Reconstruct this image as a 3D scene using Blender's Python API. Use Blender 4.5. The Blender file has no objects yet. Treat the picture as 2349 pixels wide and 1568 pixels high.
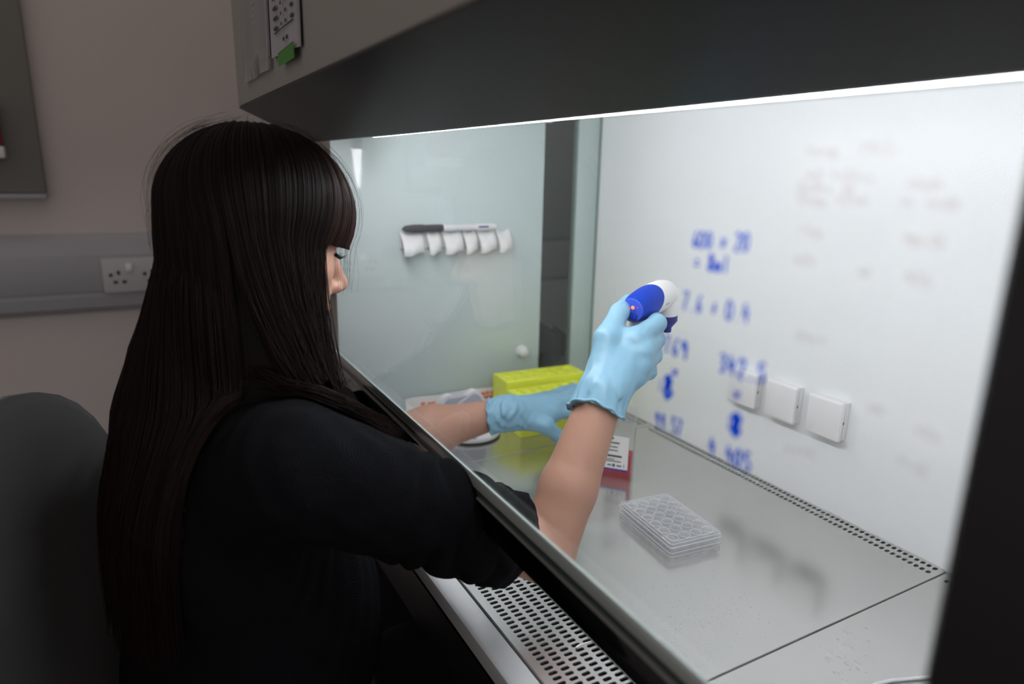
import bpy, bmesh, math, random
import numpy as np
from mathutils import Vector, Matrix

random.seed(7)
rng = np.random.default_rng(7)
scene = bpy.context.scene
COL = scene.collection

# ------------------------------------------------------------------ camera
# world units are metres; z = 0 is the steel work surface of the safety cabinet
FPX, CX, CY = 1566.0, 1174.5, 784.0
CAM = np.array([0.0, 0.0, 0.495])
CR = np.array([0.48301295, 0.87538843, 0.01983889])
CU = np.array([-0.22563742, 0.10254407, 0.96879950])
CF = np.array([-0.84604151, 0.47241910, -0.24705050])


def P(px, py, d):
    """world point that lies d metres deep along the measured sight line"""
    return CAM + d * (CF + CR * (px - CX) / FPX - CU * (py - CY) / FPX)


def on(px, py, axis, val):
    r = CF + CR * (px - CX) / FPX - CU * (py - CY) / FPX
    return CAM + (val - CAM[axis]) / r[axis] * r


cam_d = bpy.data.cameras.new('camera')
cam = bpy.data.objects.new('camera', cam_d)
COL.objects.link(cam)
cam.matrix_world = Matrix(((CR[0], CU[0], -CF[0], CAM[0]), (CR[1], CU[1], -CF[1], CAM[1]),
                           (CR[2], CU[2], -CF[2], CAM[2]), (0, 0, 0, 1)))
cam_d.sensor_width = 36.0
cam_d.sensor_fit = 'HORIZONTAL'
cam_d.lens = FPX / 2349.0 * 36.0
cam_d.clip_start = 0.02
cam_d.clip_end = 50
cam_d.dof.use_dof = True
cam_d.dof.focus_distance = 0.83
cam_d.dof.aperture_fstop = 2.8
scene.camera = cam

# ------------------------------------------------------------------ light, world, exposure
world = bpy.data.worlds.new('world')
scene.world = world
world.use_nodes = True
world.node_tree.nodes['Background'].inputs[0].default_value = (0.30, 0.27, 0.26, 1)
world.node_tree.nodes['Background'].inputs[1].default_value = 1.15
TUBE_STRENGTH = 29.0
scene.view_settings.view_transform = 'Standard'
scene.view_settings.look = 'None'
scene.view_settings.gamma = 1.0
scene.view_settings.use_curve_mapping = False
scene.view_settings.exposure = 0.0
scene.cycles.transparent_max_bounces = 24

# ------------------------------------------------------------------ materials
MATS = {}


def mat(name, col, rough=0.5, metal=0.0, spec=0.5, bump=None, var=None, sss=0.0, coat=0.0, emit=None, sheen=0.0):
    """procedural principled material. bump=(scale, strength, dist[, detail]); var=(scale, amount, col2)"""
    if name in MATS:
        return MATS[name]
    m = bpy.data.materials.new(name)
    m.use_nodes = True
    nt = m.node_tree
    b = nt.nodes['Principled BSDF']
    b.inputs['Base Color'].default_value = (*col, 1)
    b.inputs['Roughness'].default_value = rough
    b.inputs['Metallic'].default_value = metal
    b.inputs['Specular IOR Level'].default_value = spec
    b.inputs['Coat Weight'].default_value = coat
    if sheen:
        b.inputs['Sheen Weight'].default_value = sheen
    if sss:
        b.inputs['Subsurface Weight'].default_value = sss
        b.inputs['Subsurface Radius'].default_value = (0.010, 0.004, 0.002)
        b.inputs['Subsurface Scale'].default_value = 0.6
    if emit:
        b.inputs['Emission Color'].default_value = (*emit[0], 1)
        b.inputs['Emission Strength'].default_value = emit[1]
    tc = nt.nodes.new('ShaderNodeTexCoord')
    if var:
        n = nt.nodes.new('ShaderNodeTexNoise')
        n.inputs['Scale'].default_value = var[0]
        n.inputs['Detail'].default_value = 4
        nt.links.new(tc.outputs['Object'], n.inputs['Vector'])
        r = nt.nodes.new('ShaderNodeValToRGB')
        r.color_ramp.elements[0].position = 0.5 - 0.5 * var[1]
        r.color_ramp.elements[1].position = 0.5 + 0.5 * var[1]
        r.color_ramp.elements[0].color = (*col, 1)
        r.color_ramp.elements[1].color = (*var[2], 1)
        nt.links.new(n.outputs['Fac'], r.inputs['Fac'])
        nt.links.new(r.outputs['Color'], b.inputs['Base Color'])
    if bump:
        n = nt.nodes.new('ShaderNodeTexNoise')
        n.inputs['Scale'].default_value = bump[0]
        n.inputs['Detail'].default_value = bump[3] if len(bump) > 3 else 2
        nt.links.new(tc.outputs['Object'], n.inputs['Vector'])
        bn = nt.nodes.new('ShaderNodeBump')
        bn.inputs['Strength'].default_value = bump[1]
        bn.inputs['Distance'].default_value = bump[2]
        nt.links.new(n.outputs['Fac'], bn.inputs['Height'])
        nt.links.new(bn.outputs['Normal'], b.inputs['Normal'])
    MATS[name] = m
    return m


def glass_mat(name, tint=(0.93, 0.97, 0.95), refl=1.0, diffuse=None, rough=0.0, ior=1.45):
    """thin clear pane / clear plastic: transparent + fresnel gloss (+ a little milky diffuse)"""
    if name in MATS:
        return MATS[name]
    m = bpy.data.materials.new(name)
    m.use_nodes = True
    nt = m.node_tree
    nt.nodes.remove(nt.nodes['Principled BSDF'])
    out = nt.nodes['Material Output']
    tr = nt.nodes.new('ShaderNodeBsdfTransparent')
    tr.inputs[0].default_value = (*tint, 1)
    gl = nt.nodes.new('ShaderNodeBsdfGlossy')
    gl.inputs['Roughness'].default_value = rough
    fr = nt.nodes.new('ShaderNodeFresnel')
    # same reflectance from either side of the thin wall
    ge = nt.nodes.new('ShaderNodeNewGeometry')
    mr = nt.nodes.new('ShaderNodeMapRange')
    mr.inputs['To Min'].default_value = ior
    mr.inputs['To Max'].default_value = 1.0 / ior
    nt.links.new(ge.outputs['Backfacing'], mr.inputs['Value'])
    nt.links.new(mr.outputs['Result'], fr.inputs['IOR'])
    mul = nt.nodes.new('ShaderNodeMath')
    mul.operation = 'MULTIPLY'
    mul.inputs[1].default_value = refl
    nt.links.new(fr.outputs[0], mul.inputs[0])
    base = tr.outputs[0]
    if diffuse:
        df = nt.nodes.new('ShaderNodeBsdfDiffuse')
        df.inputs[0].default_value = (*diffuse[0], 1)
        mx0 = nt.nodes.new('ShaderNodeMixShader')
        mx0.inputs[0].default_value = diffuse[1]
        nt.links.new(tr.outputs[0], mx0.inputs[1])
        nt.links.new(df.outputs[0], mx0.inputs[2])
        base = mx0.outputs[0]
    mx = nt.nodes.new('ShaderNodeMixShader')
    nt.links.new(mul.outputs[0], mx.inputs[0])
    nt.links.new(base, mx.inputs[1])
    nt.links.new(gl.outputs[0], mx.inputs[2])
    nt.links.new(mx.outputs[0], out.inputs['Surface'])
    MATS[name] = m
    return m


M_WALL = mat('painted wall', (0.62, 0.56, 0.53), 0.8, bump=(60, 0.1, 0.002))
M_FLOOR = mat('vinyl floor', (0.10, 0.10, 0.11), 0.5, var=(30, 0.3, (0.13, 0.13, 0.14)))
M_BACK = mat('white enamel', (0.84, 0.87, 0.87), 0.34, spec=0.45, bump=(420, 0.2, 0.0006, 1))
M_SIDE = mat('pale green glass panel', (0.58, 0.675, 0.67), 0.04, spec=0.35, var=(4, 0.9, (0.60, 0.69, 0.68)))
M_POST = mat('pale green post', (0.50, 0.60, 0.57), 0.25)
M_HOOD = mat('dark grey hood', (0.030, 0.0285, 0.0285), 0.42, spec=0.4, bump=(300, 0.15, 0.0005))
M_FASCIA = mat('beige fascia', (0.36, 0.345, 0.315), 0.6, bump=(250, 0.15, 0.0005))
M_STEEL = mat('work tray steel', (0.58, 0.575, 0.555), 0.17, metal=0.82, bump=(14, 0.03, 0.004), var=(9, 0.8, (0.61, 0.605, 0.58)))
M_GRILLE = mat('grille steel', (0.63, 0.62, 0.61), 0.30, metal=0.8, bump=(200, 0.06, 0.0005))
M_LEDGE = mat('ledge steel', (0.52, 0.55, 0.55), 0.55, metal=0.4, bump=(90, 0.1, 0.001))
M_BLACK = mat('black plastic', (0.012, 0.012, 0.013), 0.4)
M_DARK = mat('dark void', (0.006, 0.006, 0.007), 0.8)
M_RAIL = mat('polished black rail', (0.16, 0.155, 0.155), 0.06, metal=1.0)
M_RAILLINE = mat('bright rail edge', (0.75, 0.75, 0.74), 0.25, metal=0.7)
M_SEAL = mat('pale rail strip', (0.60, 0.66, 0.64), 0.2, metal=0.5)
M_GREENEDGE = mat('dark green glass edge', (0.035, 0.055, 0.048), 0.15)
M_WHITE = mat('white plastic', (0.80, 0.80, 0.79), 0.35)
M_WHITE2 = mat('matt white plastic', (0.72, 0.73, 0.75), 0.45)
M_GREYPL = mat('lilac grey plastic', (0.42, 0.43, 0.50), 0.35)
M_YELLOW = mat('yellow rack plastic', (0.78, 0.84, 0.085), 0.38, sss=0.0, bump=(120, 0.05, 0.001))
M_YELLOW2 = mat('yellow rack well', (0.62, 0.70, 0.03), 0.45)
M_PAPER = mat('paper', (0.36, 0.345, 0.365), 0.8)
M_PAPERW = mat('white paper', (0.82, 0.81, 0.80), 0.7)
M_INK = mat('grey print', (0.05, 0.05, 0.055), 0.7)
M_ORANGE = mat('orange print', (0.85, 0.25, 0.13), 0.6)
M_GREEN = mat('green tape', (0.06, 0.26, 0.035), 0.6)
M_BLUE = mat('blue plastic', (0.0, 0.038, 0.40), 0.45, spec=0.2)
M_BLUE2 = mat('lighter blue cap', (0.035, 0.085, 0.55), 0.45, spec=0.3)
M_BLUE3 = mat('dark blue rubber', (0.006, 0.02, 0.22), 0.45)
M_LED = mat('red led', (1.0, 0.1, 0.05), 0.4, emit=((1.0, 0.12, 0.05), 3.0))
M_LED2 = mat('pink led off', (0.45, 0.05, 0.45), 0.4)
M_CHAIR = mat('chair upholstery', (0.035, 0.036, 0.037), 0.75, bump=(500, 0.3, 0.0006), sheen=0.2)
M_TRUNK = mat('grey trunking', (0.40, 0.40, 0.42), 0.45)
M_TRUNK2 = mat('trunking lid', (0.36, 0.36, 0.38), 0.5)
M_SOCKET = mat('socket plastic', (0.50, 0.49, 0.49), 0.4)
M_BOARD = mat('dark notice board', (0.21, 0.205, 0.185), 0.85)
M_RED = mat('red enamel', (0.35, 0.02, 0.02), 0.4)
M_SKIN = mat('skin', (0.43, 0.245, 0.175), 0.48, sss=0.10, spec=0.35, bump=(700, 0.12, 0.0005, 3),
             var=(25, 0.9, (0.40, 0.215, 0.15)))
M_LIP = mat('lips', (0.42, 0.12, 0.10), 0.35, sss=0.1)
M_EYE = mat('eye white', (0.7, 0.68, 0.66), 0.1)
M_IRIS = mat('iris', (0.05, 0.025, 0.012), 0.15)
M_LID = mat('pink eyelid', (0.52, 0.16, 0.15), 0.45)
M_LASH = mat('lash', (0.004, 0.004, 0.005), 0.5)
M_GLOVE = mat('blue nitrile', (0.21, 0.40, 0.52), 0.40, spec=0.4, sss=0.0, bump=(70, 0.35, 0.0020, 5))
M_RUFF = M_GLOVE
M_TROUSER = mat('dark denim', (0.008, 0.010, 0.018), 0.85)
M_SHOE = mat('black shoe', (0.01, 0.01, 0.01), 0.5)
M_CABGREY = mat('dark grey steel', (0.60, 0.61, 0.63), 0.5)
M_TUBE = mat('fluorescent tube', (1, 1, 1), 0.3, emit=((1.02, 1.0, 1.06), TUBE_STRENGTH))
M_LIQ = glass_mat('red medium', (0.86, 0.10, 0.16), 0.8, ((0.62, 0.02, 0.06), 0.35))
M_CLEAR = glass_mat('clear polystyrene', (0.97, 0.975, 0.98), 1.2, ((0.85, 0.87, 0.92), 0.07))
M_CLEARB = glass_mat('clear plate plastic', (0.985, 0.985, 0.988), 1.3, ((0.9, 0.92, 0.95), 0.10))
M_SASH = glass_mat('sash glass', (0.972, 0.982, 0.978), 0.9)
M_WINDOW = glass_mat('side window glass', (0.80, 0.84, 0.83), 1.0)
M_SMUDGE = glass_mat('faded pink ink', (0.982, 0.966, 0.964), 0.0, ((0.62, 0.42, 0.40), 0.004))
M_BLUEINK = glass_mat('blue marker ink', (0.10, 0.36, 0.97), 0.0, ((0.02, 0.16, 0.85), 0.12))
M_SLEEVE = glass_mat('plastic sleeve', (0.9, 0.9, 0.9), 1.0, ((0.4, 0.4, 0.42), 0.25))
M_BAG = glass_mat('plastic film', (0.8, 0.82, 0.82), 1.5, ((0.5, 0.52, 0.53), 0.35))
M_WET = glass_mat('water drop', (0.97, 0.97, 0.97), 1.3)


def knit_mat():
    m = bpy.data.materials.new('black knit wool')
    m.use_nodes = True
    nt = m.node_tree
    b = nt.nodes['Principled BSDF']
    b.inputs['Base Color'].default_value = (0.0050, 0.0054, 0.0070, 1)
    b.inputs['Roughness'].default_value = 0.9
    b.inputs['Specular IOR Level'].default_value = 0.06
    b.inputs['Sheen Weight'].default_value = 0.01
    tc = nt.nodes.new('ShaderNodeTexCoord')
    w = nt.nodes.new('ShaderNodeTexWave')
    w.bands_direction = 'DIAGONAL'
    w.inputs['Scale'].default_value = 320
    w.inputs['Distortion'].default_value = 2.5
    w.inputs['Detail'].default_value = 2
    w.inputs['Detail Scale'].default_value = 3
    nt.links.new(tc.outputs['Object'], w.inputs['Vector'])
    n = nt.nodes.new('ShaderNodeTexNoise')
    n.inputs['Scale'].default_value = 600
    nt.links.new(tc.outputs['Object'], n.inputs['Vector'])
    ad = nt.nodes.new('ShaderNodeMath')
    ad.operation = 'ADD'
    nt.links.new(w.outputs['Fac'], ad.inputs[0])
    nt.links.new(n.outputs['Fac'], ad.inputs[1])
    bn = nt.nodes.new('ShaderNodeBump')
    bn.inputs['Strength'].default_value = 0.6
    bn.inputs['Distance'].default_value = 0.0018
    nt.links.new(ad.outputs[0], bn.inputs['Height'])
    nt.links.new(bn.outputs['Normal'], b.inputs['Normal'])
    return m


def hair_mat():
    m = bpy.data.materials.new('dark brown hair')
    m.use_nodes = True
    nt = m.node_tree
    b = nt.nodes['Principled BSDF']
    at = nt.nodes.new('ShaderNodeAttribute')
    at.attribute_name = 'tone'
    r = nt.nodes.new('ShaderNodeValToRGB')
    r.color_ramp.elements[0].color = (0.0022, 0.0016, 0.0014, 1)
    r.color_ramp.elements[1].color = (0.042, 0.019, 0.012, 1)
    nt.links.new(at.outputs['Fac'], r.inputs['Fac'])
    nt.links.new(r.outputs['Color'], b.inputs['Base Color'])
    b.inputs['Roughness'].default_value = 0.48
    b.inputs['Specular IOR Level'].default_value = 0.16
    return m


M_KNIT = knit_mat()
M_HAIR = hair_mat()

# ------------------------------------------------------------------ object helpers


def tag(o, label=None, cat=None, group=None, kind=None):
    if label:
        o['label'] = label
    if cat:
        o['category'] = cat
    if group:
        o['group'] = group
    if kind:
        o['kind'] = kind
    return o


def empty(name, loc=(0, 0, 0), label=None, cat=None, group=None):
    o = bpy.data.objects.new(name, None)
    o.empty_display_size = 0.05
    o.location = loc
    COL.objects.link(o)
    return tag(o, label, cat, group)


def attach(o, parent):
    """parent, keeping world placement (all meshes are modelled in world coordinates)"""
    if parent is not None:
        o.parent = parent
        m = Matrix.Identity(4)
        p = parent
        while p is not None:
            m = Matrix.LocRotScale(p.location, p.rotation_euler, p.scale) @ m if p.parent is None else p.matrix_parent_inverse @ m
            p = p.parent
        o.matrix_parent_inverse = root_inv(parent)
    return o


def root_inv(p):
    # every child carries identity local transforms, so only the root's placement must be undone
    if p.parent is None:
        return Matrix.LocRotScale(p.location, p.rotation_euler, p.scale).inverted()
    return Matrix.Identity(4)


def link_mesh(name, me, m, parent=None, smooth=None):
    if m is not None:
        me.materials.append(m)
    o = bpy.data.objects.new(name, me)
    COL.objects.link(o)
    if parent is not None:
        o.parent = parent
        o.matrix_parent_inverse = root_inv(parent)
    if smooth is not None:
        if smooth >= 180:
            me.polygons.foreach_set('use_smooth', [True] * len(me.polygons))
        elif smooth > 0:
            me.polygons.foreach_set('use_smooth', [True] * len(me.polygons))
            me.set_sharp_from_angle(angle=math.radians(smooth))
    return o


def ob(name, bm, m, parent=None, smooth=None):
    bmesh.ops.recalc_face_normals(bm, faces=bm.faces)
    me = bpy.data.meshes.new(name)
    bm.to_mesh(me)
    bm.free()
    return link_mesh(name, me, m, parent, smooth)


def pyd(name, V, Fc, m, parent=None, smooth=None):
    me = bpy.data.meshes.new(name)
    me.from_pydata([tuple(v) for v in V], [], [tuple(f) for f in Fc])
    me.update()
    return link_mesh(name, me, m, parent, smooth)


def nump(name, V, Q, m, parent=None, smooth=180):
    """fast mesh from numpy verts and an (n, k) face array"""
    V = np.ascontiguousarray(V, dtype=np.float32)
    Q = np.ascontiguousarray(Q, dtype=np.int32)
    me = bpy.data.meshes.new(name)
    me.vertices.add(len(V))
    me.vertices.foreach_set('co', V.ravel())
    k = Q.shape[1]
    me.loops.add(Q.size)
    me.loops.foreach_set('vertex_index', Q.ravel())
    me.polygons.add(len(Q))
    me.polygons.foreach_set('loop_start', np.arange(0, Q.size, k, dtype=np.int32))
    me.update(calc_edges=True)
    me.validate()
    return link_mesh(name, me, m, parent, smooth)


def box(bm, x0, x1, y0, y1, z0, z1, bev=0.0, seg=2, M=None):
    r = bmesh.ops.create_cube(bm, size=1.0)
    vs = r['verts']
    for v in vs:
        v.co = Vector(((x0 + x1) / 2 + v.co.x * (x1 - x0), (y0 + y1) / 2 + v.co.y * (y1 - y0), (z0 + z1) / 2 + v.co.z * (z1 - z0)))
        if M is not None:
            v.co = M @ v.co
    if bev > 0:
        es = list({e for v in vs for e in v.link_edges})
        bmesh.ops.bevel(bm, geom=es, offset=bev, segments=seg, profile=0.5, affect='EDGES')
    return bm


def B(name, dims, m, parent=None, bev=0.0, seg=2, M=None, smooth=None):
    bm = bmesh.new()
    box(bm, *dims, bev, seg, M)
    return ob(name, bm, m, parent, smooth if smooth is not None else (40 if bev else None))


def prism(name, poly, axis, a, b, m, parent=None, smooth=None, bev=0.0):
    """extrude a 2-D outline along an axis. axis 0: poly=(y,z); 1: (x,z); 2: (x,y)"""
    bm = bmesh.new()

    def pt(u, w, t):
        return (t, u, w) if axis == 0 else ((u, t, w) if axis == 1 else (u, w, t))
    A = [bm.verts.new(pt(u, w, a)) for u, w in poly]
    Bv = [bm.verts.new(pt(u, w, b)) for u, w in poly]
    n = len(poly)
    bm.faces.new(A)
    bm.faces.new(list(reversed(Bv)))
    for i in range(n):
        bm.faces.new((A[i], A[(i + 1) % n], Bv[(i + 1) % n], Bv[i]))
    if bev:
        bmesh.ops.bevel(bm, geom=list(bm.edges), offset=bev, segments=2, profile=0.5, affect='EDGES')
    return ob(name, bm, m, parent, smooth)


def frame_from(axis, hint=(0, 0, 1)):
    a = np.array(axis, float)
    a /= np.linalg.norm(a)
    h = np.array(hint, float)
    if abs(a @ h) / np.linalg.norm(h) > 0.98:
        h = np.array((1.0, 0, 0))
    u = np.cross(h, a)
    u /= np.linalg.norm(u)
    return u, np.cross(a, u), a


def tube_geo(pts, radii, n=8, caps=True, V=None, Fc=None, hint=(0, 0, 1), flat=1.0):
    """rings along a polyline appended to V, Fc"""
    V = [] if V is None else V
    Fc = [] if Fc is None else Fc
    pts = [np.array(p, float) for p in pts]
    if not hasattr(radii, '__len__'):
        radii = [radii] * len(pts)
    base = len(V)
    for i, p in enumerate(pts):
        d = pts[min(i + 1, len(pts) - 1)] - pts[max(i - 1, 0)]
        u, w, a = frame_from(d, hint)
        for k in range(n):
            t = 2 * math.pi * k / n
            V.append(p + radii[i] * (math.cos(t) * u + flat * math.sin(t) * w))
    for i in range(len(pts) - 1):
        for k in range(n):
            a = base + i * n + k
            b = base + i * n + (k + 1) % n
            Fc.append((a, b, b + n, a + n))
    if caps:
        Fc.append(tuple(base + k for k in reversed(range(n))))
        e = base + (len(pts) - 1) * n
        Fc.append(tuple(e + k for k in range(n)))
    return V, Fc


def T(name, pts, radii, m, parent=None, n=10, smooth=50, **kw):
    V, Fc = tube_geo(pts, radii, n, **kw)
    return pyd(name, V, Fc, m, parent, smooth)


def lathe(name, prof, o, axis, m, parent=None, n=28, smooth=40, closed=True):
    """revolve (r, h) pairs about an axis through o"""
    u, w, a = frame_from(axis)
    o = np.array(o, float)
    V, Fc = [], []
    for r, h in prof:
        for k in range(n):
            t = 2 * math.pi * k / n
            V.append(o + a * h + r * (math.cos(t) * u + math.sin(t) * w))
    for i in range(len(prof) - 1):
        for k in range(n):
            p, q = i * n + k, i * n + (k + 1) % n
            Fc.append((p, q, q + n, p + n))
    if closed:
        Fc.append(tuple(reversed(range(n))))
        Fc.append(tuple((len(prof) - 1) * n + k for k in range(n)))
    bm = bmesh.new()
    vs = [bm.verts.new(v) for v in V]
    for f in Fc:
        bm.faces.new([vs[i] for i in f])
    return ob(name, bm, m, parent, smooth)


def perforated(V, Q, x0, x1, y0, y1, hx, hy, rx, ry, z, th):
    """one plate cell with a stadium hole (half length ry along y, half width rx along x)"""
    b = len(V)
    # 12 rim points and 12 border points
    hole, bord = [], []
    r = min(rx, ry)
    for k in range(12):
        t = 2 * math.pi * (k + 0.5) / 12
        cx_, sy_ = math.cos(t), math.sin(t)
        ox = (rx - r) * (1 if cx_ > 0 else -1)
        oy = (ry - r) * (1 if sy_ > 0 else -1)
        hole.append((hx + ox + r * cx_, hy + oy + r * sy_))
    xm0, xm1 = x0, x1
    ya, yb = y0 + (y1 - y0) * 0.36, y0 + (y1 - y0) * 0.64
    xa, xb = x0 + (x1 - x0) * 0.36, x0 + (x1 - x0) * 0.64
    bord = [(x1, yb), (x1, y1), (xb, y1), (xa, y1), (x0, y1), (x0, yb), (x0, ya), (x0, y0), (xa, y0), (xb, y0), (x1, y0), (x1, ya)]
    for q in bord:
        V.append((q[0], q[1], z))
    for q in hole:
        V.append((q[0], q[1], z))
    for q in hole:
        V.append((q[0], q[1], z - th))
    for k in range(12):
        j = (k + 1) % 12
        Q.append((b + k, b + j, b + 12 + j, b + 12 + k))
        Q.append((b + 12 + k, b + 12 + j, b + 24 + j, b + 24 + k))


def quad(V, Q, x0, x1, y0, y1, z):
    b = len(V)
    V += [(x0, y0, z), (x1, y0, z), (x1, y1, z), (x0, y1, z)]
    Q.append((b, b + 1, b + 2, b + 3))


# ================================================================== THE ROOM
ZF = -0.78
o = B('floor', (-2.0, 1.6, -2.6, 1.32, ZF - 0.05, ZF), M_FLOOR)
tag(o, kind='structure')
o = B('wall_left', (-2.08, -2.0, -2.6, 1.32, ZF, 1.9), M_WALL)
tag(o, kind='structure')
o = B('wall_back', (-2.08, 1.6, 1.32, 1.40, ZF, 1.9), M_WALL)
tag(o, kind='structure')

# dado trunking along the left wall
trunk = empty('dado_trunking', (-2.0, -0.5, 0.0), 'grey plastic dado trunking running along the far wall', 'trunking')
prof = [(-2.0, 0.315), (-1.985, 0.318), (-1.962, 0.300), (-1.955, 0.268), (-1.955, 0.165), (-1.962, 0.138), (-1.982, 0.124), (-2.0, 0.124)]
prism('trunking_body', [(x, z) for x, z in prof], 1, -2.5, 1.25, M_TRUNK, trunk)
B('trunking_lid', (-1.958, -1.950, -2.5, 1.25, 0.178, 0.258), M_TRUNK2, trunk, 0.002)
sock = empty('wall_socket', (-1.95, 0.0, 0.17), 'pale double wall socket set in the grey trunking', 'socket')
B('socket_plate', (-1.952, -1.938, -0.072, 0.074, 0.174, 0.260), M_SOCKET, sock, 0.004)
for yy in (-0.036, 0.038):
    for dy, dz, sx, sz in ((-0.018, 0.219, 0.0040, 0.0040), (-0.001, 0.224, 0.0035, 0.005), (-0.009, 0.201, 0.005, 0.0035), (0.010, 0.201, 0.005, 0.0035)):
        B('pin_hole', (-1.9385, -1.9372, yy + dy - sx * 0.9, yy + dy + sx * 0.9, dz - sz, dz + sz), M_DARK, sock)
    y2 = yy + 0.023
    B('rocker_switch', (-1.940, -1.930, y2 - 0.007, y2 + 0.007, 0.228, 0.246), M_WHITE, sock, 0.002)

brd = empty('notice_board', (-1.99, -0.5, 0.40), 'dark grey board fixed to the far wall at the upper left edge', 'board')
B('board_panel', (-2.0, -1.975, -0.80, -0.165, 0.415, 1.3), M_BOARD, brd, 0.003)
B('board_ledge', (-2.0, -1.955, -0.80, -0.165, 0.402, 0.414), M_TRUNK, brd, 0.002)
fa = empty('call_point', (-1.96, -0.26, 0.49), 'small red box with a white base at the left picture edge', 'alarm box')
B('red_body', (-1.975, -1.945, -0.33, -0.2335, 0.520, 0.612), M_RED, fa, 0.004)
B('white_base', (-1.975, -1.943, -0.33, -0.2300, 0.493, 0.519), M_WHITE, fa, 0.003)

# dark steel cupboard beyond the cabinet, seen through the narrow side window
cup = empty('steel_cupboard', (-1.68, 1.05, ZF), 'grey steel cupboard seen through the narrow side window', 'cupboard')
B('cupboard_body', (-1.90, -1.52, 0.80, 1.31, ZF, 0.95), M_CABGREY, cup, 0.004)
for z0, z1 in ((-0.40, 0.00), (0.006, 0.212), (0.218, 0.315), (0.321, 0.92)):
    B('drawer_front', (-1.52, -1.508, 0.81, 1.30, z0, z1), M_CABGREY, cup, 0.003)

# ================================================================== SAFETY CABINET
XL, XR, YB = -1.215, -0.130, 0.882
cab = empty('safety_cabinet', (-0.67, 0.6, ZF), 'laminar flow safety cabinet with white interior and dark hood', 'safety cabinet')
B('back_panel', (XL - 0.02, XR + 0.02, YB, YB + 0.012, -0.05, 0.70), M_BACK, cab)
B('interior_ceiling', (XL, XR, 0.300, YB, 0.70, 0.71), M_BACK, cab)
B('side_panel', (XL - 0.006, XL, 0.314, 0.745, -0.002, 0.70), M_SIDE, cab, 0.001)
B('side_window', (XL - 0.008, XL - 0.002, 0.744, 0.828, 0.0, 0.70), M_WINDOW, cab)
B('rear_post', (XL - 0.02, XL + 0.001, 0.827, YB, -0.002, 0.70), M_POST, cab, 0.002)
B('corner_seal', (XL - 0.001, XL + 0.003, YB - 0.005, YB, 0.0, 0.70), mat('grey green sealant', (0.22, 0.28, 0.25), 0.4), cab)
B('panel_cap', (XL, XL + 0.008, 0.30, 0.756, 0.583, 0.70), M_SIDE, cab, 0.001)
B('right_panel', (XR, XR + 0.012, 0.30, YB, -0.05, 0.70), M_BACK, cab)
# hood and fascia
prism('hood_panel', [(0.175, 0.5815), (0.174, 0.580), (0.283, 0.5305), (0.292, 0.5305), (0.298, 0.545), (0.298, 0.5815)], 0, -1.235, 0.10, M_HOOD, cab)
B('upper_fascia', (-1.235, 0.10, 0.1735, 0.299, 0.582, 1.25), M_FASCIA, cab, 0.003)
B('upper_housing', (-1.235, 0.10, 0.299, 0.895, 0.712, 1.25), M_FASCIA, cab, 0.003)
# front post on the right
prism('front_post', [(-0.122, 0.262), (-0.119, 0.259), (0.10, 0.259), (0.10, 0.300), (-0.122, 0.300)], 2, -0.12, 0.583, M_BLACK, cab)
# lower body and stand
B('plenum_floor', (XL - 0.02, XR + 0.06, 0.30, YB, -0.06, -0.05), M_DARK, cab)
B('plenum_front', (XL - 0.02, 0.10, 0.300, 0.306, -0.06, -0.006), M_DARK, cab)
prism('front_ledge', [(0.281, -0.012), (0.283, -0.003), (0.287, 0.0), (0.3095, 0.0), (0.3095, -0.02), (0.281, -0.02)], 0, XL - 0.03, 0.10, M_LEDGE, cab, smooth=40)
B('lower_body', (XL - 0.03, 0.10, 0.300, 0.90, -0.14, -0.06), M_BLACK, cab, 0.004)
B('stand_dark_backing', (XL - 0.03, XL - 0.012, 0.31, 0.88, ZF + .08, -0.138), M_BLACK, cab, 0.003)  # added black sheet that keeps the gap seen below the arm dark
for lx in (XL, 0.03):
    for ly in (0.34, 0.84):
        B('stand_leg', (lx, lx + 0.05, ly, ly + 0.05, ZF, -0.138), M_BLACK, cab, 0.003)
# lamp
lamp = B('lamp_fixture', (-1.19, -0.15, 0.318, 0.40, 0.585, 0.60), M_WHITE, cab, 0.003)
for x in (-1.137, -0.163):
    B('lamp_holder', (x, x + 0.02, 0.347, 0.373, 0.540, 0.586), M_WHITE, lamp, 0.003)
T('lamp_tube', [(-1.115, 0.360, 0.5514), (-0.165, 0.360, 0.5514)], 0.013, M_TUBE, lamp, n=16)

# ---- sash: pane, bottom rail, writing
YS = 0.283
sash = B('sash', (XL, XR, YS - 0.0005, YS + 0.0055, 0.170, 0.560), M_SASH, cab)
sash['label'] = 'clear glass sliding front pane'
B('bottom_rail', (XL, XR, YS - 0.004, YS + 0.012, 0.1424, 0.1695), M_RAIL, sash, 0.0006)
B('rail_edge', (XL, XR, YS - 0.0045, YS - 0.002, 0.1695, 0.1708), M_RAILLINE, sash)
B('glass_edge_strip', (XL, XR, YS - 0.002, YS - 0.0004, 0.1708, 0.1785), M_GREENEDGE, sash)
B('seal_strip', (XL, XR, YS - 0.003, YS - 0.0004, 0.1785, 0.1895), M_SEAL, sash, 0.0008)
B('seal_highlight', (XL, XR, YS - 0.0032, YS - 0.0004, 0.1895, 0.1922), M_POST, sash, 0.0006)

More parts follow.
